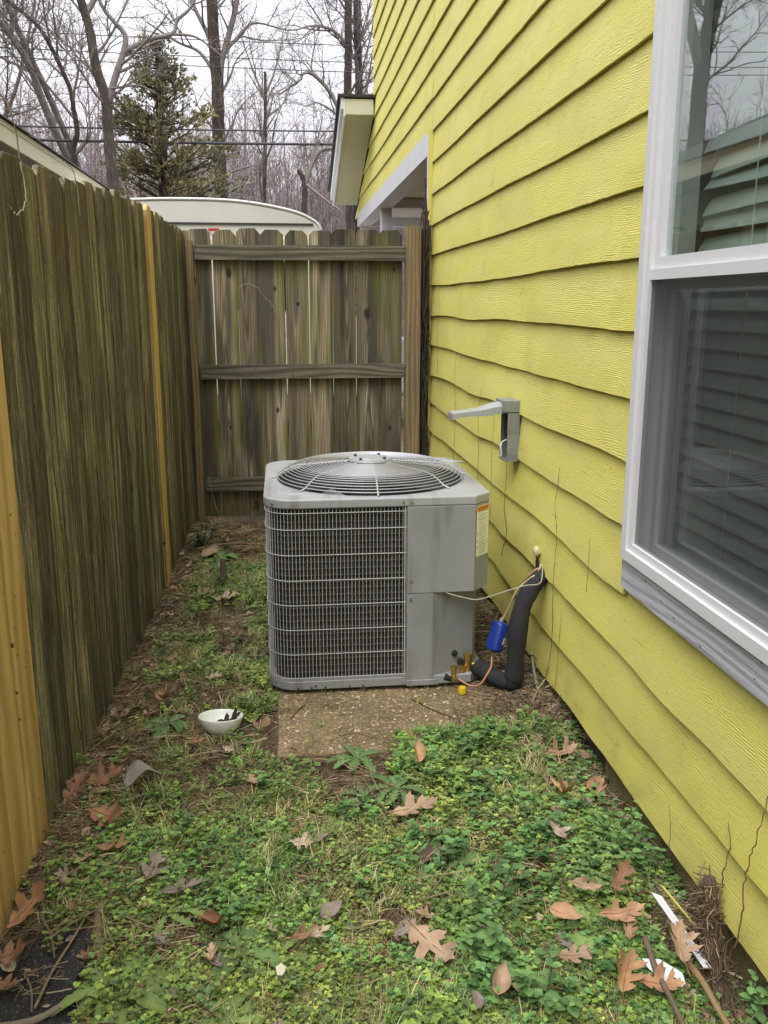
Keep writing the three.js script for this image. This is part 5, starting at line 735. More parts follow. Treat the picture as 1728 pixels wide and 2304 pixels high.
const leafLabels = [
  // x, z, lift, length, width, lobes, curl, bend, colour, yaw, tilt x, tilt z, style, label
  [0.33, -2.17, 0.055, 0.165, 0.115, 3, 0.1, 0.1, TAN, 0.25, 0.12, 0.1, 0, 'large tan oak leaf lying flat in the middle of the weeds below the pad'],
  [0.29, -1.63, 0.05, 0.15, 0.125, 3, 0.05, 0.2, TAN, -0.95, 0.3, -0.15, 0, 'large tan oak leaf with long lobes near the bottom centre'],
  [0.24, -1.69, 0.045, 0.075, 0.055, 3, 0.2, 0.2, TAU, 0.6, 0.2, 0.1, 0, 'small greyish leaf touching the large bottom tan leaf'],
  [-0.5, -2.2, 0.06, 0.125, 0.11, 3, 0.12, 0.3, RED, -0.5, 0.35, 0.1, 0, 'orange brown oak leaf on the weeds near the left fence'],
  [-0.55, -2.42, 0.05, 0.12, 0.1, 3, 0.2, 0.3, RED, 0.4, 0.3, 0.2, 0, 'reddish oak leaf beside the fence, behind the orange brown one'],
  [-0.62, -2.37, 0.055, 0.12, 0.09, 3, 0.3, 0.2, RED, 1.2, 0.2, 0.6, 0, 'rusty leaf propped against the bottom of the mossy fence'],
  [-0.44, -2.42, 0.06, 0.125, 0.085, 3, 0.4, -0.3, [0.25, 0.21, 0.18], 0.5, 0, 0.1, 1, 'large curled grey leaf like a shell left of the bowl front'],
  [-0.61, -1.84, 0.06, 0.13, 0.085, 3, 0.25, 0.25, [0.36, 0.18, 0.08], 0.95, 0.3, 0.6, 0, 'orange leaf leaning on the yellow pickets at the left edge'],
  [-0.615, -1.7, 0.05, 0.1, 0.08, 3, 0.3, 0.3, RED, 0.2, 0.4, 0.3, 0, 'rust coloured leaf at the left edge above the black mat'],
  [-0.6, -1.62, 0.04, 0.07, 0.06, 3, 0.15, 0.2, RED, -0.4, 0.1, 0.2, 0, 'small rusty leaf on the black mat at the lower left corner'],
  [-0.345, -1.95, 0.05, 0.11, 0.085, 3, 0.15, 0.2, TAU, 1.4, 0.2, 0.1, 0, 'taupe oak leaf with thin lobes above the left rosette'],
  [-0.27, -1.88, 0.045, 0.125, 0.05, 3, 0.3, 0.15, TAU, 0.35, 0.2, 0, 0, 'narrow taupe leaf right of the thin lobed one'],
  [-0.46, -2.05, 0.05, 0.1, 0.06, 3, 0.45, 0.4, [0.3, 0.17, 0.09], 0.1, 0.2, 0, 0, 'folded brown leaf over a dark gap near the left fence'],
  [-0.18, -1.74, 0.05, 0.09, 0.045, 2, 0.6, 0.5, RED, -0.7, 0.2, 0.4, 1, 'curved orange leaf left of the bottom centre'],
  [0.02, -2.03, 0.05, 0.075, 0.06, 3, 0.1, 0.2, PAL, -0.4, 0.4, 0.1, 0, 'pale pointed leaf left of the large middle tan leaf'],
  [0.08, -1.77, 0.05, 0.07, 0.045, 3, 0.25, 0.2, TAU, 0.7, 0.3, 0.1, 1, 'small mauve brown leaf above the bottom tan leaf'],
  [0.54, -1.83, 0.055, 0.085, 0.04, 2, 0.5, -0.4, [0.36, 0.22, 0.14], 0.1, 0.1, 0, 1, 'pinkish tan domed leaf in the right weeds'],
  [0.345, -2.86, 0.008, 0.075, 0.06, 3, 0.1, 0.15, TAN, 1.3, 0, 0.05, 0, 'tan oak leaf lying on the pad in front of the unit'],
  [0.795, -2.83, 0.012, 0.115, 0.1, 2, 0.12, 0.2, [0.36, 0.22, 0.12], -1.1, 0.1, 0.1, 0, 'pointed tan leaf on the soil under the black pipe'],
  [0.9, -2.72, 0.03, 0.1, 0.07, 3, 0.3, 0.4, [0.2, 0.1, 0.08], 1.2, 0.3, 0.5, 0, 'dark reddish leaf leaning by the siding behind the pad'],
  [0.38, -2.42, 0.06, 0.1, 0.05, 2, 0.5, 0.3, [0.34, 0.2, 0.1], 1.5, 0.3, 0.3, 1, 'upright brown leaf at the front edge of the pad'],
  [0.35, -1.96, 0.05, 0.1, 0.08, 3, 0.4, 0.2, DRK, 0.2, 0.1, 0.2, 0, 'dark brown shrivelled leaf in the centre right weeds'],
  [0.02, -1.7, 0.045, 0.085, 0.05, 3, 0.4, 0.2, [0.28, 0.15, 0.08], 0.4, 0.3, 0, 0, 'brown leaf with a pale lobed partner near the bottom'],
  [0.05, -1.69, 0.055, 0.06, 0.035, 3, 0.2, 0.2, PAL, 0.6, 0.3, 0, 0, 'pale narrow lobed leaf lying over a brown one'],
  [0.77, -2.18, 0.065, 0.13, 0.07, 2, 0.7, 0.6, [0.42, 0.24, 0.12], -1.2, 0.1, 0.35, 0, 'curled forked leaf standing up in the right weeds'],
  [0.69, -2.0, 0.06, 0.11, 0.08, 3, 0.12, 0.1, [0.38, 0.28, 0.22], 1.65, 0.35, 0, 0, 'pale pinkish oak leaf with two dark holes in the right weeds'],
  [0.9, -2.27, 0.05, 0.085, 0.05, 2, 0.5, 0.5, [0.4, 0.22, 0.13], 0.9, 0.2, 0.3, 0, 'forked orange leaf beside the lowest siding plank'],
  [0.85, -2.48, 0.045, 0.13, 0.1, 3, 0.35, 0.3, [0.32, 0.19, 0.11], 0.1, 0.2, 0.1, 0, 'brown leaf cluster piece beside the house behind the forked leaf'],
  [0.68, -1.76, 0.06, 0.085, 0.06, 3, 0.6, 0.3, TAN, -0.4, 0.5, 0, 0, 'pale ribbed leaf left of the reddish leaves by the white strip'],
  [0.76, -1.75, 0.07, 0.1, 0.08, 3, 0.35, 0.4, RED, 1.0, 0.4, 0.4, 0, 'reddish brown leaf in the pile left of the white strip'],
  [0.73, -1.66, 0.055, 0.13, 0.09, 3, 0.2, 0.2, [0.38, 0.2, 0.11], 0.2, 0.25, 0, 0, 'orange tan leaf under the reddish leaf pile'],
  [0.61, -1.68, 0.05, 0.085, 0.05, 2, 0.3, 0.2, [0.38, 0.21, 0.11], -0.5, 0.2, 0, 1, 'smooth orange leaf tucked in weeds left of the leaf pile'],
  [0.81, -1.53, 0.085, 0.13, 0.1, 3, 0.2, 0.15, TAN, 1.25, 0.45, 0.1, 0, 'large tan oak leaf lying over the white strip'],
  [0.67, -1.48, 0.06, 0.11, 0.09, 3, 0.3, 0.25, [0.33, 0.17, 0.08], 1.1, 0.4, 0.3, 0, 'large brown leaf with a dark hole near the bottom right'],
  [0.735, -1.455, 0.05, 0.1, 0.08, 3, 0.25, 0.2, [0.35, 0.18, 0.09], -0.3, 0.3, 0.1, 0, 'orange brown leaf right of the holed leaf at the bottom'],
  [0.585, -1.55, 0.05, 0.09, 0.06, 3, 0.2, 0.2, TAN, 0.0, 0.3, 0, 0, 'tan pointed leaf in weeds left of the white card'],
  [0.735, -1.62, 0.045, 0.08, 0.05, 3, 0.3, 0.2, [0.3, 0.18, 0.1], 1.2, 0.2, 0.2, 0, 'brown leaf behind the rosette next to the white card'],
  [0.41, -1.5, 0.055, 0.08, 0.05, 2, 0.5, 0.4, TAN, 1.2, 0.3, 0.3, 1, 'tan leaf at the bottom edge right of centre'],
  [0.54, -1.86, 0.03, 0.1, 0.06, 3, 0.3, 0.2, DRK, 0.6, 0.1, 0, 0, 'dark leaf half hidden in the right weeds'],
  [-0.2, -2.58, 0.04, 0.06, 0.045, 3, 0.15, 0.1, PAL, -0.8, 0.3, 0, 0, 'pale tan leaf in the weeds just right of the bowl'],
  [-0.31, -2.66, 0.035, 0.07, 0.05, 3, 0.3, 0.2, RED, 0.3, 0.2, 0, 0, 'brown leaf in the weeds just left of the bowl'],
  [-0.45, -2.98, 0.04, 0.12, 0.09, 3, 0.35, 0.4, [0.3, 0.16, 0.08], -0.9, 0.3, 0.3, 0, 'dark orange oak leaf by the fence level with the unit front'],
  [-0.29, -3.15, 0.03, 0.09, 0.06, 3, 0.2, 0.2, PAL, 0.5, 0.2, 0, 0, 'pale folded leaf on bare soil left of the unit'],
  [-0.42, -4.15, 0.035, 0.13, 0.11, 3, 0.3, 0.3, TAN, 0.3, 0.2, 0.1, 0, 'tan star shaped oak leaf far back by the fence'],
  [-0.3, -4.1, 0.035, 0.15, 0.12, 3, 0.3, 0.3, PAL, -0.2, 0.2, 0.1, 0, 'pale oak leaf far back between fence and unit'],
  [-0.42, -4.75, 0.05, 0.13, 0.09, 2, 0.3, 0.3, TAN, 0.9, 0.3, 0.3, 1, 'tan leaf leaning at the fence near the gate'],
  [-0.38, -3.62, 0.035, 0.11, 0.07, 3, 0.3, 0.3, TAN, -0.5, 0.2, 0.2, 0, 'tan leaf on twigs midway along the fence'],
];
leafLabels.forEach(([x, z, lift, L, W, lobes, curl, bend, col, yaw, tx, tz, style, label], k) => {
  const m = single('oak_leaf', oakLeaf(L * 0.92, W * 0.92, lobes, curl * 1.35, 900 + k, col, bend * 1.3, style), leafMat, label, 'leaf', [x, groundY(x, z) + Math.max(0.008, lift - (x > 0.56 && z > -1.9 ? -0.006 : 0.008)), z], 'dead leaves on the ground'); m.rotation.set(tx, yaw, tz, 'YXZ');
});
{ const m = single('oak_leaf', oakLeaf(0.11, 0.06, 3, 0.4, 990, [0.035, 0.022, 0.02], 0.5), leafMat, 'dark wet oak leaf standing in the white bowl', 'leaf', [-0.212, 0.045, -2.75], 'dead leaves on the ground'); m.rotation.set(0.5, 0.25, 0.3, 'YXZ'); }
{ // scattered small leaves: instanced litter
  const r = rng(101), geos = [0, 1, 2, 3].map((k) => oakLeaf(0.07, 0.045, 3, 0.2 + 0.12 * k, 700 + k, [0.8, 0.8, 0.8], 0.3, k === 3 ? 1 : 0));
  const root = new THREE.Group(); root.name = 'leaf_litter'; root.userData = { label: 'small dead leaves and fragments scattered over the weeds', category: 'leaf litter', kind: 'stuff' };
  const tones = [TAN, RED, TAU, PAL, TAN, [0.22, 0.13, 0.07]];
  geos.forEach((g) => { const N = 190, im = new THREE.InstancedMesh(g, leafMat, N), m = new THREE.Matrix4(), q = new THREE.Quaternion(), e = new THREE.Euler(0, 0, 0, 'YXZ'), c = new THREE.Color(); for (let k = 0; k < N; k++) { let x, z; const w = r(); if (w < 0.3) { z = -1.3 - 4 * r(); x = fenceX(z) + 0.03 + 0.14 * r(); } else if (w < 0.5) { z = -1.3 - 1.6 * r(); x = 0.95 - 0.2 * r(); } else if (w < 0.62) { z = -5.0 - 0.45 * r(); x = lerp(-0.55, 0.8, r()); } else { z = -1.4 - 3.6 * Math.pow(r(), 1.2); x = lerp(-0.6, z < -2.5 ? -0.07 : 0.9, r()); } const s = 0.18 + 0.8 * Math.pow(r(), 2.2); e.set((r() - 0.5) * 0.8, r() * 6.28, (r() - 0.5) * 0.8); m.compose(new THREE.Vector3(x, groundY(x, z) + 0.012 + 0.03 * r(), z), q.setFromEuler(e), new THREE.Vector3(s, s, s)); im.setMatrixAt(k, m); const t = tones[Math.floor(r() * 6)], b = 0.9 + 0.5 * r(); im.setColorAt(k, c.setRGB(t[0] * b, t[1] * b, t[2] * b)); } im.name = 'leaves'; im.userData.kind = 'stuff'; shade(im); root.add(im); });
  scene.add(root);
}

// ------------------------------------------------------------------ weeds and grass
const greenMat = new THREE.MeshPhysicalMaterial({ vertexColors: true, roughness: 0.62, transmission: 0.15, thickness: 0, ior: 1.3 });
function leaf(g, o, dir, up, L, W, col, cup = 0.25, n = 5) {          // small oval leaf blade from o along dir
  const side = new THREE.Vector3().crossVectors(dir, up).normalize(), nn = new THREE.Vector3().crossVectors(side, dir).normalize(); let prev = null;
  for (let k = 0; k <= n; k++) { const t = k / n, w = W * Math.pow(Math.sin(Math.PI * clamp(t * 0.94 + 0.05)), 0.7), drop = -cup * L * t * t * 0.6, c = o.clone().addScaledVector(dir, L * t).addScaledVector(nn, drop); const kk = 0.92 + 0.16 * t, cc = [col[0] * kk, col[1] * kk, col[2] * kk], a = c.clone().addScaledVector(side, w).addScaledVector(nn, cup * w * 0.6), b = c.clone().addScaledVector(side, -w).addScaledVector(nn, cup * w * 0.6); const row = [g.v(a.x, a.y, a.z, 0, 0, cc), g.v(c.x, c.y, c.z, 0, 0, [cc[0] * 1.15, cc[1] * 1.12, cc[2] * 1.1]), g.v(b.x, b.y, b.z, 0, 0, cc)]; if (prev) { g.quad(prev[0], row[0], row[1], prev[1]); g.quad(prev[1], row[1], row[2], prev[2]); } prev = row; }
}
function stem(g, pts, rad, col) { g.tube(pts, rad, 3, col, false); }
function clump(seed, n, size, spread, hgt, cols) {                    // chickweed-like: sprawling stems with paired round leaves
  const r = rng(seed), g = new Geo();
  for (let s = 0; s < n; s++) {
    const a = r() * 6.283, R = spread * (0.35 + 0.65 * r()), h = hgt * (0.4 + 0.6 * r()), p = []; for (let k = 0; k <= 3; k++) { const t = k / 3; p.push(new THREE.Vector3(Math.cos(a + 0.5 * t) * R * t, h * Math.pow(t, 0.7), Math.sin(a + 0.5 * t) * R * t)); }
    const c = cols[Math.floor(r() * cols.length)], sc = [c[0] * 0.9, c[1] * 0.85, c[2] * 0.9]; stem(g, p, 0.0008, sc);
    for (let k = 1; k <= 3; k++) for (const sg of (k === 3 ? [-1, 1, 0, 2] : [-1, 1])) { const la = a + 0.4 + sg * (1.2 + 0.5 * r()) , d = new THREE.Vector3(Math.cos(la), 0.12 + 0.5 * r() * (k === 3 ? 1 : 0.6), Math.sin(la)).normalize(), L = size * (0.65 + 0.7 * r()) * (k === 3 ? 0.8 : 1), b = 0.8 + 0.4 * r(); leaf(g, p[k], d, new THREE.Vector3(0, 1, 0), L, L * (0.36 + 0.1 * r()), [c[0] * b, c[1] * b, c[2] * b], 0.3, 4); }
  }
  return g.build();
}
function grassTuft(seed, n, L, cols) { const r = rng(seed), g = new Geo(); for (let k = 0; k < n; k++) { const a = r() * 6.283, c = cols[Math.floor(r() * cols.length)], l = L * (0.4 + 0.8 * r()), lean = 0.25 + 0.9 * r(), w = 0.0011 + 0.0011 * r(), o = new THREE.Vector3((r() - 0.5) * 0.02, 0, (r() - 0.5) * 0.02); let prev = null; for (let q = 0; q <= 4; q++) { const t = q / 4, p = o.clone().add(new THREE.Vector3(Math.cos(a) * lean * l * t * t * 0.8, l * (t - 0.35 * lean * t * t), Math.sin(a) * lean * l * t * t * 0.8)), s = new THREE.Vector3(-Math.sin(a), 0, Math.cos(a)).multiplyScalar(w * (1 - t * 0.9)); const b = 0.8 + 0.4 * t, cc = [c[0] * b, c[1] * b, c[2] * b], row = [g.v(p.x + s.x, p.y, p.z + s.z, 0, 0, cc), g.v(p.x - s.x, p.y, p.z - s.z, 0, 0, cc)]; if (prev) g.quad(prev[0], row[0], row[1], prev[1]); prev = row; } } return g.build(); }
const GR1 = [0.15, 0.245, 0.052], GR2 = [0.215, 0.315, 0.068], GR3 = [0.105, 0.195, 0.055], GR4 = [0.27, 0.315, 0.085], DRY = [0.48, 0.4, 0.22];
const padHole = (x, z) => x > -0.05 && x < 0.8 && z < -2.57 && z > -4;
function cover(x, z) {                                                // how thickly weeds grow, 0 to 1
  if (padHole(x, z)) return z > -2.72 && x > 0.32 ? 0.85 * ss(0.3, 0.5, x) * ss(-2.72 - 0.14 * ss(0.5, 0.7, x), -2.6, z) : 0;
  if (z < -2.7 && x > 0.75) return 0.02;
  let d = 0.6 + 2.8 * (fbm(x / 3 + 5, z / 3 + 5, 12, 12, 3, 401) - 0.5);
  d += 0.35 * ss(0.2, 0.6, x) * ss(-2.9, -2.3, z) + 0.1 * ss(-1.9, -1.5, z); d -= 0.2 * ss(-2.0, -2.3, z) * ss(0.3, 0.1, Math.abs(x - 0.12)); d *= lerp(1, 0.88, ss(-2.9, -3.6, z));
  d *= ss(0.015, 0.16, x - fenceX(z) - 0.03 * pn(z * 6 + 99, 3, 999, 99, 9)) ; d *= 1 - 0.95 * ss(0.74, 0.84, x) * ss(-1.95, -1.6, z); d *= ss(0.985, 0.93, x);
  d *= 1 - 0.9 * ss(-4.55, -4.9, z); if (x < -0.43 && z > -1.81) d *= 0.012;
  return clamp(d);
}
function scatter(name, label, category, geos, mat, N, seed, fn, dens = cover, sc = [0.7, 1.4], tint = null) {
  const r = rng(seed), root = new THREE.Group(); root.name = numbered(name); root.userData = { label, category, kind: 'stuff' };
  const per = Math.ceil(N / geos.length), m = new THREE.Matrix4(), q = new THREE.Quaternion(), e = new THREE.Euler(0, 0, 0, 'YXZ'), c = new THREE.Color();
  geos.forEach((g) => { const list = []; let guard = 0; while (list.length < per && guard++ < per * 40) { const z = -1.25 - 4.2 * Math.pow(r(), 1.5), x = lerp(-0.68, 0.98, r()); if (r() > dens(x, z)) continue; list.push([x, z]); }
    const im = new THREE.InstancedMesh(g, mat, list.length); list.forEach(([x, z], k) => { const s = lerp(sc[0], sc[1], r()) * lerp(0.45, 1.2, fbm(x / 2 + 3, z / 2 + 3, 14, 14, 2, seed + 9)) * lerp(1, 0.85, ss(-2.0, -1.6, z)); e.set((r() - 0.5) * 0.4, r() * 6.28, (r() - 0.5) * 0.4); m.compose(new THREE.Vector3(x, (padHole(x, z) ? 0 : groundY(x, z)) + fn(x, z, r), z), q.setFromEuler(e), new THREE.Vector3(s, s * (0.8 + 0.4 * r()), s)); im.setMatrixAt(k, m); const n = fbm(x / 2 + 7, z / 2 + 7, 10, 10, 2, seed), b = 0.52 + 1.15 * r(); im.setColorAt(k, tint ? tint(c, r, b) : c.setRGB(b * (0.72 + 0.6 * n), b, b * (0.85 + 0.4 * r()))); });
    im.name = category.replace(/ /g, '_') + '_patch'; im.userData.kind = 'stuff'; shade(im); root.add(im); });
  scene.add(root);
}
scatter('weeds', 'low bright green chickweed carpeting the yard', 'weeds', [clump(1, 6, 0.008, 0.038, 0.034, [GR1, GR2]), clump(2, 7, 0.0075, 0.04, 0.03, [GR1, GR2, GR4]), clump(3, 5, 0.0095, 0.036, 0.042, [GR2, GR1]), clump(4, 7, 0.0065, 0.034, 0.024, [GR4, GR2]), clump(12, 6, 0.009, 0.04, 0.046, [GR3, GR1])], greenMat, 9500, 501, (x, z, r) => -0.003);
scatter('clover', 'rounder darker leaved weeds growing thick on the right side', 'clover', [clump(5, 5, 0.012, 0.036, 0.055, [GR3, GR1]), clump(6, 5, 0.0145, 0.04, 0.06, [GR3, [0.09, 0.19, 0.055]]), clump(7, 4, 0.013, 0.033, 0.045, [GR1, GR3])], greenMat, 900, 502, () => -0.004, (x, z) => cover(x, z) * (0.1 + 0.9 * ss(0.05, 0.6, x) * ss(-2.9, -2.5, z)));
scatter('grass', 'thin grass blades mixed through the weeds', 'grass', [grassTuft(21, 12, 0.06, [GR1, GR4, DRY]), grassTuft(22, 9, 0.075, [GR2, GR4, DRY, DRY]), grassTuft(23, 14, 0.05, [GR4, DRY]), grassTuft(24, 16, 0.045, [DRY, GR3, GR4])], greenMat, 5600, 503, () => -0.003, (x, z) => Math.max(x < -0.43 && z > -1.81 ? 0.01 : 0.12 * (padHole(x, z) ? 0.1 : 1), cover(x, z)) * (z < -2.6 ? 1 : 0.55));
const straw = (seed, n, L, sp) => { const r = rng(seed), g = new Geo(); for (let k = 0; k < n; k++) { const a = r() * 6.283, l = L * (0.3 + 0.9 * r()), x = (r() - 0.5) * sp, z = (r() - 0.5) * sp, y = 0.002 + 0.014 * r(), dx = Math.cos(a) * l / 2, dz = Math.sin(a) * l / 2, b = 0.6 + 0.7 * r(), t = r() < 0.5 ? [0.27, 0.2, 0.12] : r() < 0.5 ? [0.15, 0.1, 0.065] : [0.38, 0.31, 0.2]; g.tube([[x - dx, y, z - dz], [x + 0.1 * dz, y + 0.004 * r(), z - 0.1 * dx], [x + dx, y + 0.008 * r(), z + dz]], 0.0009 + 0.0012 * r() * r(), 3, [t[0] * b, t[1] * b, t[2] * b], false); } return g.build(); };
const whiteTint = (c, r, b) => c.setRGB(b + 0.2, b + 0.18, b + 0.15);
scatter('straw', 'dry straw and twig litter along the fence, the house and the pad', 'straw', [straw(31, 26, 0.1, 0.13), straw(32, 22, 0.14, 0.14), straw(33, 30, 0.06, 0.12)], M.twig, 1700, 504, (x, z, r) => 0.003 + 0.022 * r() * r(), (x, z) => {
  const f = x - fenceX(z); let d = ss(0.2, 0.04, f) + ss(0.76, 0.88, x) * ss(-2.1, -1.7, z) + 0.8 * ss(-4.5, -5.0, z) + ss(0.8, 0.9, x) * 0.6; if (x < -0.44 && z > -1.8) return 0.1; if (padHole(x, z)) d = Math.max(0.02, 0.28 * ss(0.45, 0.75, x)); if (z < -2.7 && x > 0.74) d = 0.9; return clamp(Math.max(d, padHole(x, z) ? 0 : 0.15)); }, [0.7, 1.3], whiteTint);

function rosette(label, x, z, n, L, W, seed, col, lob = 0.5, lift = 0) { // dandelion-like weed with long toothed leaves
  const t = thing('rosette_weed', label, 'weed', [x, groundY(x, z) + lift * 0.6 - 0.002, z]), r = rng(seed);
  for (let k = 0; k < n; k++) {
    const a = k / n * 6.283 + (r() - 0.5) * 0.5, l = L * (0.6 + 0.6 * r()), w = W * (0.7 + 0.5 * r()), rise = 0.25 + 0.4 * r(), g = new Geo(), b = 0.75 + 0.5 * r(), m = 18; let prev = null; const yaw = (r() - 0.5) * 0.8;
    for (let q = 0; q <= m; q++) { const s = q / m, aa = a + yaw * s * s, d = [Math.cos(aa), Math.sin(aa)], pr = Math.pow(Math.sin(Math.PI * clamp(Math.pow(s, 1.6) * 0.95 + 0.02)), 0.8) + 0.06 * (1 - s), tooth = (0.8 + 0.35 * r()) - lob * (q % 3 === 0 ? 1 : q % 3 === 1 ? 0.35 : 0) * ss(0.95, 0.6, s), hw = w / 2 * pr * tooth + 0.0012, y = l * (rise * s - (rise + 0.12) * s * s * 0.85) + 0.004, px = d[0] * l * s, pz = d[1] * l * s; const cm = [col[0] * 1.35 * b + 0.01, col[1] * 1.18 * b + 0.01, col[2] * 1.2 * b], ce = [col[0] * b, col[1] * b, col[2] * b]; const row = [g.v(px - d[1] * hw, y + hw * 0.35, pz + d[0] * hw, 0, 0, ce), g.v(px, y, pz, 0, 0, cm), g.v(px + d[1] * hw, y + hw * 0.35, pz - d[0] * hw, 0, 0, ce)]; if (prev) { g.quad(prev[0], row[0], row[1], prev[1]); g.quad(prev[1], row[1], row[2], prev[2]); } prev = row; }
    const me = shade(new THREE.Mesh(g.build(), greenMat)); me.name = 'leaf'; t.add(me);
  }
}
const RG = [0.15, 0.235, 0.065], RD = [0.1, 0.185, 0.06];
rosette('big rosette weed with pale ribs at the bottom left', -0.37, -1.6, 13, 0.12, 0.032, 61, RG, 0.35, 0.02);
rosette('rosette weed left of the narrow taupe leaf', -0.3, -1.83, 11, 0.11, 0.026, 62, RG, 0.5, 0.015);
rosette('dark rosette weed with broad leaves bottom left of centre', -0.12, -1.68, 9, 0.12, 0.034, 63, RD, 0.3, 0.025);
rosette('rosette weed behind the large middle tan leaf', 0.3, -2.3, 10, 0.1, 0.03, 64, RD, 0.5, 0.02);
rosette('rosette weed at the front edge of the pad', 0.2, -2.49, 11, 0.1, 0.032, 65, RD, 0.5, 0.02);
rosette('small rosette weed left of the middle tan leaf', 0.1, -2.13, 10, 0.085, 0.024, 66, RG, 0.5, 0.02);
rosette('flattened rosette weed near the pale chip at the bottom', -0.05, -1.66, 12, 0.1, 0.022, 67, RG, 0.6, 0.015);
rosette('rosette weed with large leaves left of the white card', 0.68, -1.67, 11, 0.12, 0.04, 68, RG, 0.4, 0.02);
rosette('rosette weed below the one with large leaves at the right', 0.67, -1.56, 11, 0.1, 0.026, 69, RD, 0.5, 0.01);
rosette('broad leaved rosette weed by the fence left of the bowl', -0.42, -2.82, 9, 0.1, 0.042, 70, RD, 0.25, 0.02);
rosette('rosette weed midway along the fence', -0.35, -3.5, 9, 0.09, 0.035, 71, RG, 0.3, 0.015);
rosette('rosette weed far back beside the fence near the gate', -0.36, -4.75, 10, 0.14, 0.05, 72, RD, 0.2, 0.03);
rosette('rosette weed in the centre with one broad dark leaf', 0.38, -1.95, 7, 0.1, 0.044, 73, RD, 0.3, 0.03);
rosette('pale rosette weed low in the middle soil patch', 0.21, -2.27, 9, 0.09, 0.028, 74, [0.12, 0.17, 0.08], 0.4, 0.01);
rosette('rosette weed at the bottom edge left of centre', -0.14, -1.5, 10, 0.11, 0.034, 75, RG, 0.3, 0.02);
function leafyWeed(label, x, z, seed, stems, h, size, col) {          // taller weed with paired heart-shaped leaves
  const t = thing('leafy_weed', label, 'weed', [x, groundY(x, z), z]), r = rng(seed), st = new Geo(), lv = new Geo();
  for (let s = 0; s < stems; s++) { const a = r() * 6.283, R = 0.02 + 0.07 * r(), H = h * (0.5 + 0.6 * r()), p = []; for (let k = 0; k <= 5; k++) { const q = k / 5; p.push(new THREE.Vector3(Math.cos(a) * R * (0.3 + q), H * q, Math.sin(a) * R * (0.3 + q))); } st.tube(p, 0.0017, 4, [col[0] * 0.9, col[1] * 0.8, col[2] * 0.9], false);
    for (let k = 1; k <= 5; k++) for (let e = 0; e < (k === 5 ? 4 : 3); e++) { const la = a + k * 1.57 + e * (k === 5 ? 1.57 : 3.14) + 0.9 * (r() - 0.5), d = new THREE.Vector3(Math.cos(la), -0.1 + 0.75 * r(), Math.sin(la)).normalize(), L = size * 0.66 * (0.6 + 0.6 * r()) * (k === 5 ? 0.7 : 1), b = 0.6 + 0.8 * r(); leaf(lv, p[k], d, new THREE.Vector3(0, 1, 0), L, L * 0.4, [col[0] * b, col[1] * b, col[2] * b], 0.3, 6); } }
  part('stem', st, greenMat, t); part('foliage', lv, greenMat, t).userData.kind = 'stuff'; t.children.forEach((m) => m.position.set(0, 0, 0));
}
const LW = [0.125, 0.23, 0.07];
leafyWeed('dark leafy weed against the lowest siding plank above the white strip', 0.88, -1.93, 81, 9, 0.12, 0.034, LW);
leafyWeed('leafy weed just left of the one above the white strip', 0.79, -1.92, 82, 8, 0.1, 0.033, LW);
leafyWeed('leafy weed between the curled forked leaf and the house', 0.87, -2.08, 83, 6, 0.12, 0.03, LW);
leafyWeed('big leaved weed near the bottom right of centre', 0.44, -1.6, 84, 7, 0.12, 0.042, [0.12, 0.22, 0.07]);
leafyWeed('big leaved weed at the bottom edge right of centre', 0.5, -1.48, 85, 7, 0.11, 0.04, [0.12, 0.22, 0.07]);
leafyWeed('leafy weed at the lower right corner', 0.9, -1.4, 86, 7, 0.1, 0.036, LW);
leafyWeed('upright leafy weed with a tall stem in the right weeds', 0.46, -1.78, 87, 3, 0.17, 0.035, [0.11, 0.2, 0.065]);
leafyWeed('leafy weed on the bright patch beside the pad corner', 0.62, -2.55, 88, 8, 0.1, 0.026, GR1);
leafyWeed('leafy weed growing from the pad edge further right', 0.8, -2.56, 89, 7, 0.09, 0.024, GR3);
leafyWeed('leafy sprig by the yellow pickets at the left', -0.54, -2.06, 90, 7, 0.08, 0.024, GR1);
leafyWeed('small leafy sprig at the foot of the left pickets', -0.58, -1.92, 91, 4, 0.08, 0.02, GR1);
leafyWeed('round leaved sprig beside the curled grey leaf', -0.57, -2.56, 92, 5, 0.07, 0.026, GR1);
leafyWeed('round leaved plant far back at the fence foot', -0.5, -4.98, 93, 8, 0.16, 0.045, [0.12, 0.18, 0.08]);

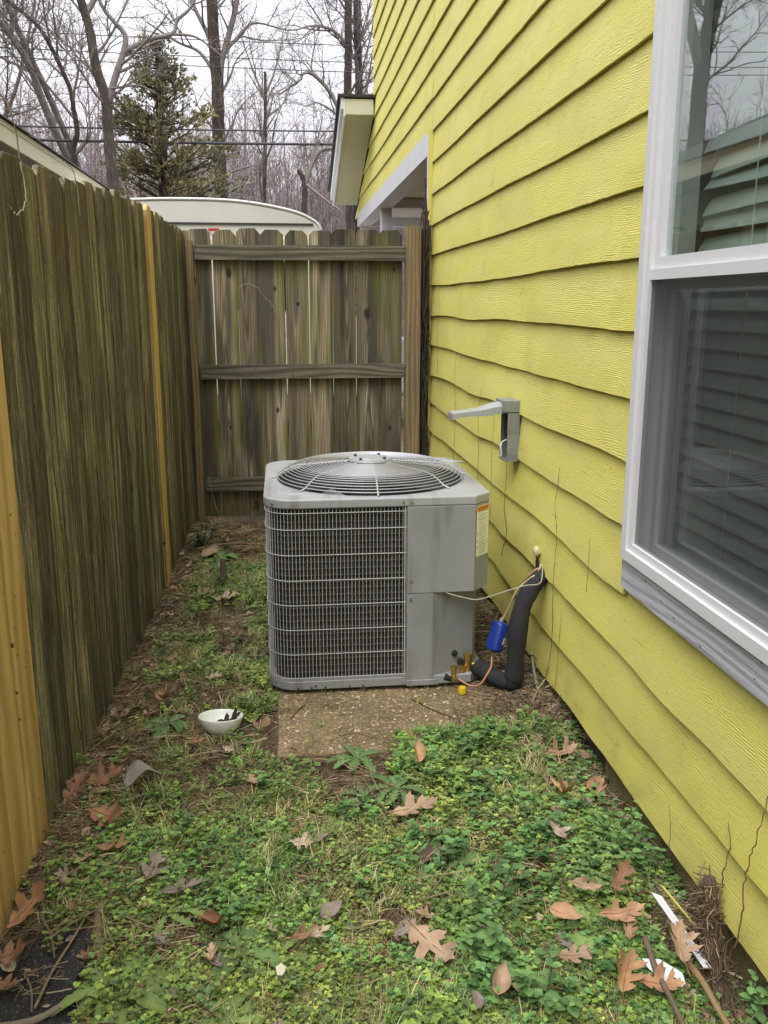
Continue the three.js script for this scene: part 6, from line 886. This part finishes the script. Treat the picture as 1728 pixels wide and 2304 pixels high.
// ------------------------------------------------------------------ odds and ends on the ground
{
  const r = rng(303);
  const rod = (label, pts, rad, col, name = 'twig', cat = 'twig') => { const P = curve(pts, 24), o = P[0].clone(), g = new Geo().tube(P, P.map((_, k) => rad * (1 - 0.35 * k / 24) * (0.9 + 0.2 * r())), 7).build(); g.translate(-o.x, -o.y, -o.z); single(name, g, paint(...col, 0.85, { bumpMap: M.ground.bumpMap, bumpScale: 0.001 }), label, cat, o.toArray()); };
  rod('thick tan stalk slanting out of the bottom right corner', [[0.83, 0.03, -1.54], [0.825, 0.05, -1.45], [0.815, 0.06, -1.36], [0.81, 0.07, -1.25]], 0.008, [0.3, 0.2, 0.09], 'stalk', 'stalk');
  rod('dark tapering stalk left of the thick tan one', [[0.755, 0.06, -1.58], [0.745, 0.05, -1.5], [0.735, 0.06, -1.4], [0.72, 0.07, -1.28]], 0.007, [0.17, 0.12, 0.075], 'stalk', 'stalk');
  rod('grey curved hose end at the bottom left corner', [[-0.62, 0.012, -1.535], [-0.52, 0.02, -1.54], [-0.46, 0.025, -1.585], [-0.425, 0.02, -1.65]], 0.008, [0.24, 0.2, 0.14], 'hose', 'hose');
  rod('long forked twig lying over the black mat', [[-0.525, 0.03, -1.56], [-0.515, 0.03, -1.66], [-0.49, 0.035, -1.76], [-0.475, 0.04, -1.84]], 0.0032, [0.26, 0.19, 0.12]);
  rod('short twig crossing the black mat from the left', [[-0.575, 0.025, -1.67], [-0.545, 0.03, -1.61], [-0.53, 0.025, -1.555]], 0.0028, [0.22, 0.17, 0.11]);
  rod('brown twig running down from the orange leaf', [[-0.575, 0.04, -1.82], [-0.545, 0.035, -1.77], [-0.52, 0.03, -1.7]], 0.003, [0.2, 0.14, 0.09]);
  rod('thin twig across the upper edge of the mat', [[-0.55, 0.035, -1.75], [-0.5, 0.04, -1.8], [-0.44, 0.04, -1.85]], 0.0025, [0.24, 0.18, 0.11]);
  rod('curled pale bark piece like a ring near the left pickets', [[-0.575, 0.03, -1.99], [-0.55, 0.035, -1.955], [-0.51, 0.035, -1.95], [-0.49, 0.04, -1.965]], 0.012, [0.36, 0.28, 0.16], 'bark_piece', 'bark');
  rod('weathered wood stake lying in the weeds above the left rosette', [[-0.465, 0.02, -1.95], [-0.455, 0.015, -1.85], [-0.435, 0.01, -1.7]], 0.017, [0.3, 0.23, 0.14], 'wood_stake', 'stake');
  rod('dark rotten stump stake far back by the fence', [[-0.33, -0.02, -4.35], [-0.325, 0.06, -4.4], [-0.33, 0.12, -4.45]], 0.022, [0.07, 0.045, 0.035], 'wood_stake', 'stake');
  rod('straight pale stick on the ground in front of the pad edge', [[0.0, 0.02, -2.47], [0.06, 0.025, -2.5], [0.13, 0.02, -2.5]], 0.003, [0.32, 0.25, 0.16], 'stick', 'stick');
  rod('long brown stick lying behind the unit by the gate', [[-0.5, 0.06, -4.9], [-0.3, 0.07, -4.95], [-0.05, 0.06, -4.92]], 0.007, [0.2, 0.13, 0.08], 'stick', 'stick');
  rod('thin dark twig on the pad in front of the unit at the left', [[0.0, 0.004, -2.83], [0.03, 0.006, -2.9], [0.055, 0.005, -2.94]], 0.003, [0.16, 0.11, 0.07]);
  rod('dark twig on the pad right of centre', [[0.44, 0.004, -2.94], [0.5, 0.006, -2.84], [0.57, 0.004, -2.76]], 0.0025, [0.1, 0.07, 0.045]);
  rod('curved thin twig on the front of the pad', [[0.17, 0.004, -2.75], [0.16, 0.006, -2.69], [0.22, 0.004, -2.7], [0.27, 0.004, -2.66]], 0.002, [0.2, 0.14, 0.08]);
  rod('pale mossy stick leaning behind the black pipe', [[0.915, 0.0, -2.93], [0.92, 0.05, -3.02], [0.93, 0.1, -3.1]], 0.007, [0.3, 0.28, 0.18], 'stick', 'stick');
  // black mat of old roofing, white trim strip, white card, pale chip
  const mat = new Geo(), n = 10; const Q = (u, v) => { const x = lerp(-0.66, -0.455, u) + 0.01 * Math.sin(v * 9), z = lerp(-1.5, -1.785, v) + 0.012 * Math.sin(u * 7); return [x, groundY(x, z) + 0.012 + 0.004 * Math.sin(u * 5 + v * 4), z]; };
  for (let a = 0; a < n; a++) for (let b = 0; b < n; b++) { const A = Q(a / n, b / n), B = Q((a + 1) / n, b / n), C = Q((a + 1) / n, (b + 1) / n), D = Q(a / n, (b + 1) / n), dn = (p) => [p[0], p[1] - 0.004, p[2]]; const uv = [[a / n, b / n], [(a + 1) / n, b / n], [(a + 1) / n, (b + 1) / n], [a / n, (b + 1) / n]]; mat.q4(A, B, C, D, uv).q4(dn(A), dn(B), dn(C), dn(D), uv); if (a === n - 1) mat.q4(B, dn(B), dn(C), C); if (b === n - 1) mat.q4(C, dn(C), dn(D), D); }
  single('roofing_scrap', mat, std({ roughness: 0.95, map: tex(256, 256, (u, v) => { const a = pn(u * 90, v * 90, 90, 90, 601), b = fbm(u, v, 6, 6, 3, 602); let k = 26 + 26 * b; if (a > 0.8) k += 50; return [k, k * 0.98, k * 0.95]; }, true), bumpMap: tex(256, 256, (u, v) => pn(u * 110, v * 110, 110, 110, 603)), bumpScale: 0.003 }), 'black gritty roofing scrap on the soil at the lower left corner', 'roofing scrap');
  const stripG = new RoundedBoxGeometry(0.022, 0.003, 0.2, 2, 0.001); { const p = stripG.attributes.position; for (let k = 0; k < p.count; k++) if (p.getZ(k) < 0) p.setZ(k, p.getZ(k) + 0.5 * (p.getX(k) + 0.011) * (p.getZ(k) < -0.08 ? 1 : 0)); }
  const sp = single('trim_strip', stripG, M.white, 'narrow white plastic trim strip leaning in the dead leaves at the right', 'strip', [0.852, groundY(0.852, -1.62) + 0.075, -1.615]); sp.rotation.set(0.24, 0.2, -0.3, 'YXZ');
  const cardS = new THREE.Shape(); [[-0.05, -0.008], [-0.03, -0.02], [0.03, -0.028], [0.05, -0.01], [0.03, 0.016], [-0.02, 0.014]].forEach(([x, y], k) => k ? cardS.lineTo(x, y) : cardS.moveTo(x, y)); cardS.closePath();
  const card = thing('plastic_card', 'torn white plastic card half buried under the large tan leaf', 'card', [0.77, groundY(0.77, -1.5) + 0.045, -1.505]); card.rotation.set(-1.2, 0, -0.75, 'YXZ');
  { const m = shade(new THREE.Mesh(new THREE.ExtrudeGeometry(cardS, { depth: 0.0015, bevelEnabled: false }), M.white)); m.name = 'sheet'; card.add(m); const b = shade(new THREE.Mesh(new Geo().box(0.018, -0.012, 0.0016, 0.027, -0.004, 0.0022).build(), M.black)); b.name = 'printed_mark'; card.add(b); }
  const chipS = new THREE.Shape(); [[-0.008, -0.009], [0.001, -0.011], [0.006, -0.006], [0.01, 0.003], [0.002, 0.012], [-0.004, 0.008], [-0.009, 0.006]].forEach(([x, y], k) => k ? chipS.lineTo(x, y) : chipS.moveTo(x, y)); chipS.closePath();
  const chip = single('shell_chip', new THREE.ExtrudeGeometry(chipS, { depth: 0.003, bevelEnabled: true, bevelSize: 0.0015, bevelThickness: 0.001, bevelSegments: 2 }), paint(0.55, 0.5, 0.38, 0.6), 'small cream coloured chip in the weeds at the bottom left of centre', 'chip', [-0.035, groundY(-0.035, -1.59) + 0.045, -1.59]); chip.rotation.set(-1.1, 0.2, 0.1);
  const yl = single('yellow_sliver', new RoundedBoxGeometry(0.005, 0.004, 0.12, 2, 0.001), M.yellowTrim, 'thin yellow wood sliver leaning at the foundation', 'sliver', [0.905, 0.01, -1.73]); yl.rotation.set(0.3, 0.35, 0, 'YXZ');
  // fibrous root mass that climbs the lowest plank
  const root = thing('root_clump', 'brown fibrous root clump growing up over the lowest siding plank', 'root', [0.915, -0.06, -1.58]); const rg = new Geo(), core = new Geo();
  const path = curve([[0.86, -0.06, -1.36], [0.872, -0.035, -1.44], [0.89, -0.01, -1.52], [0.903, 0.045, -1.575], [0.912, 0.1, -1.61], [0.919, 0.16, -1.632]], 30);
  core.tube(path, path.map((_, k) => (0.024 - 0.012 * k / 30) * (0.7 + 0.6 * r())), 10, [0.08, 0.052, 0.032]);
  for (let k = 0; k < 1100; k++) { const i = Math.floor(r() * 28), a = path[i], b = path[Math.min(30, i + 2)], w = 0.036 - 0.012 * i / 30, rd = () => (r() - 0.5) * 2; const s = [a.x + rd() * w * 0.7, a.y + rd() * w * 0.8, a.z + rd() * w], L = 0.012 + 0.045 * r(), dir = b.clone().sub(a).normalize(), t = r() < 0.3 ? [0.36, 0.27, 0.16] : [0.17, 0.11, 0.068]; rg.tube([s, [s[0] + dir.x * L * 0.5 + rd() * 0.006, s[1] + dir.y * L * 0.5 + rd() * 0.006, s[2] + dir.z * L * 0.5 + rd() * 0.006], [s[0] + dir.x * L + rd() * 0.03 - 0.008, s[1] + dir.y * L * 0.6 - 0.012 * r() + rd() * 0.024, s[2] + dir.z * L + rd() * 0.026]], 0.0008 + 0.0008 * r(), 3, t, false); }
  part('core', core, M.twig, root); part('root_hairs', rg, M.twig, root).userData.kind = 'stuff';
  // bare twigs of debris behind the unit, against the wall
  const tw = new Geo(); for (let k = 0; k < 260; k++) { const z = lerp(-4.6, -2.75, r()), x = lerp(0.79, 0.96, Math.sqrt(r())), y = groundY(x, z) + 0.01 + 0.09 * r() * ss(0.8, 0.95, x), L = 0.05 + 0.12 * r(), a = r() * 6.28, s = 0.6 + 0.8 * r(), c = r() < 0.5 ? [0.2 * s, 0.14 * s, 0.09 * s] : [0.3 * s, 0.24 * s, 0.15 * s]; tw.tube([[x, y, z], [x + Math.cos(a) * L * 0.5, y + (r() - 0.3) * 0.04, z + Math.sin(a) * L * 0.5], [Math.min(0.965, x + Math.cos(a) * L), Math.max(0.0, y + (r() - 0.5) * 0.08), z + Math.sin(a) * L]], 0.0014 + 0.0022 * r() * r(), 4, c, false); }
  stuff(new THREE.Mesh(tw.build(), M.twig), 'twig_litter', 'heap of dry twigs and stems between the unit and the house wall', 'twigs');
}

scene.updateMatrixWorld(true);
renderer.render(scene, camera);
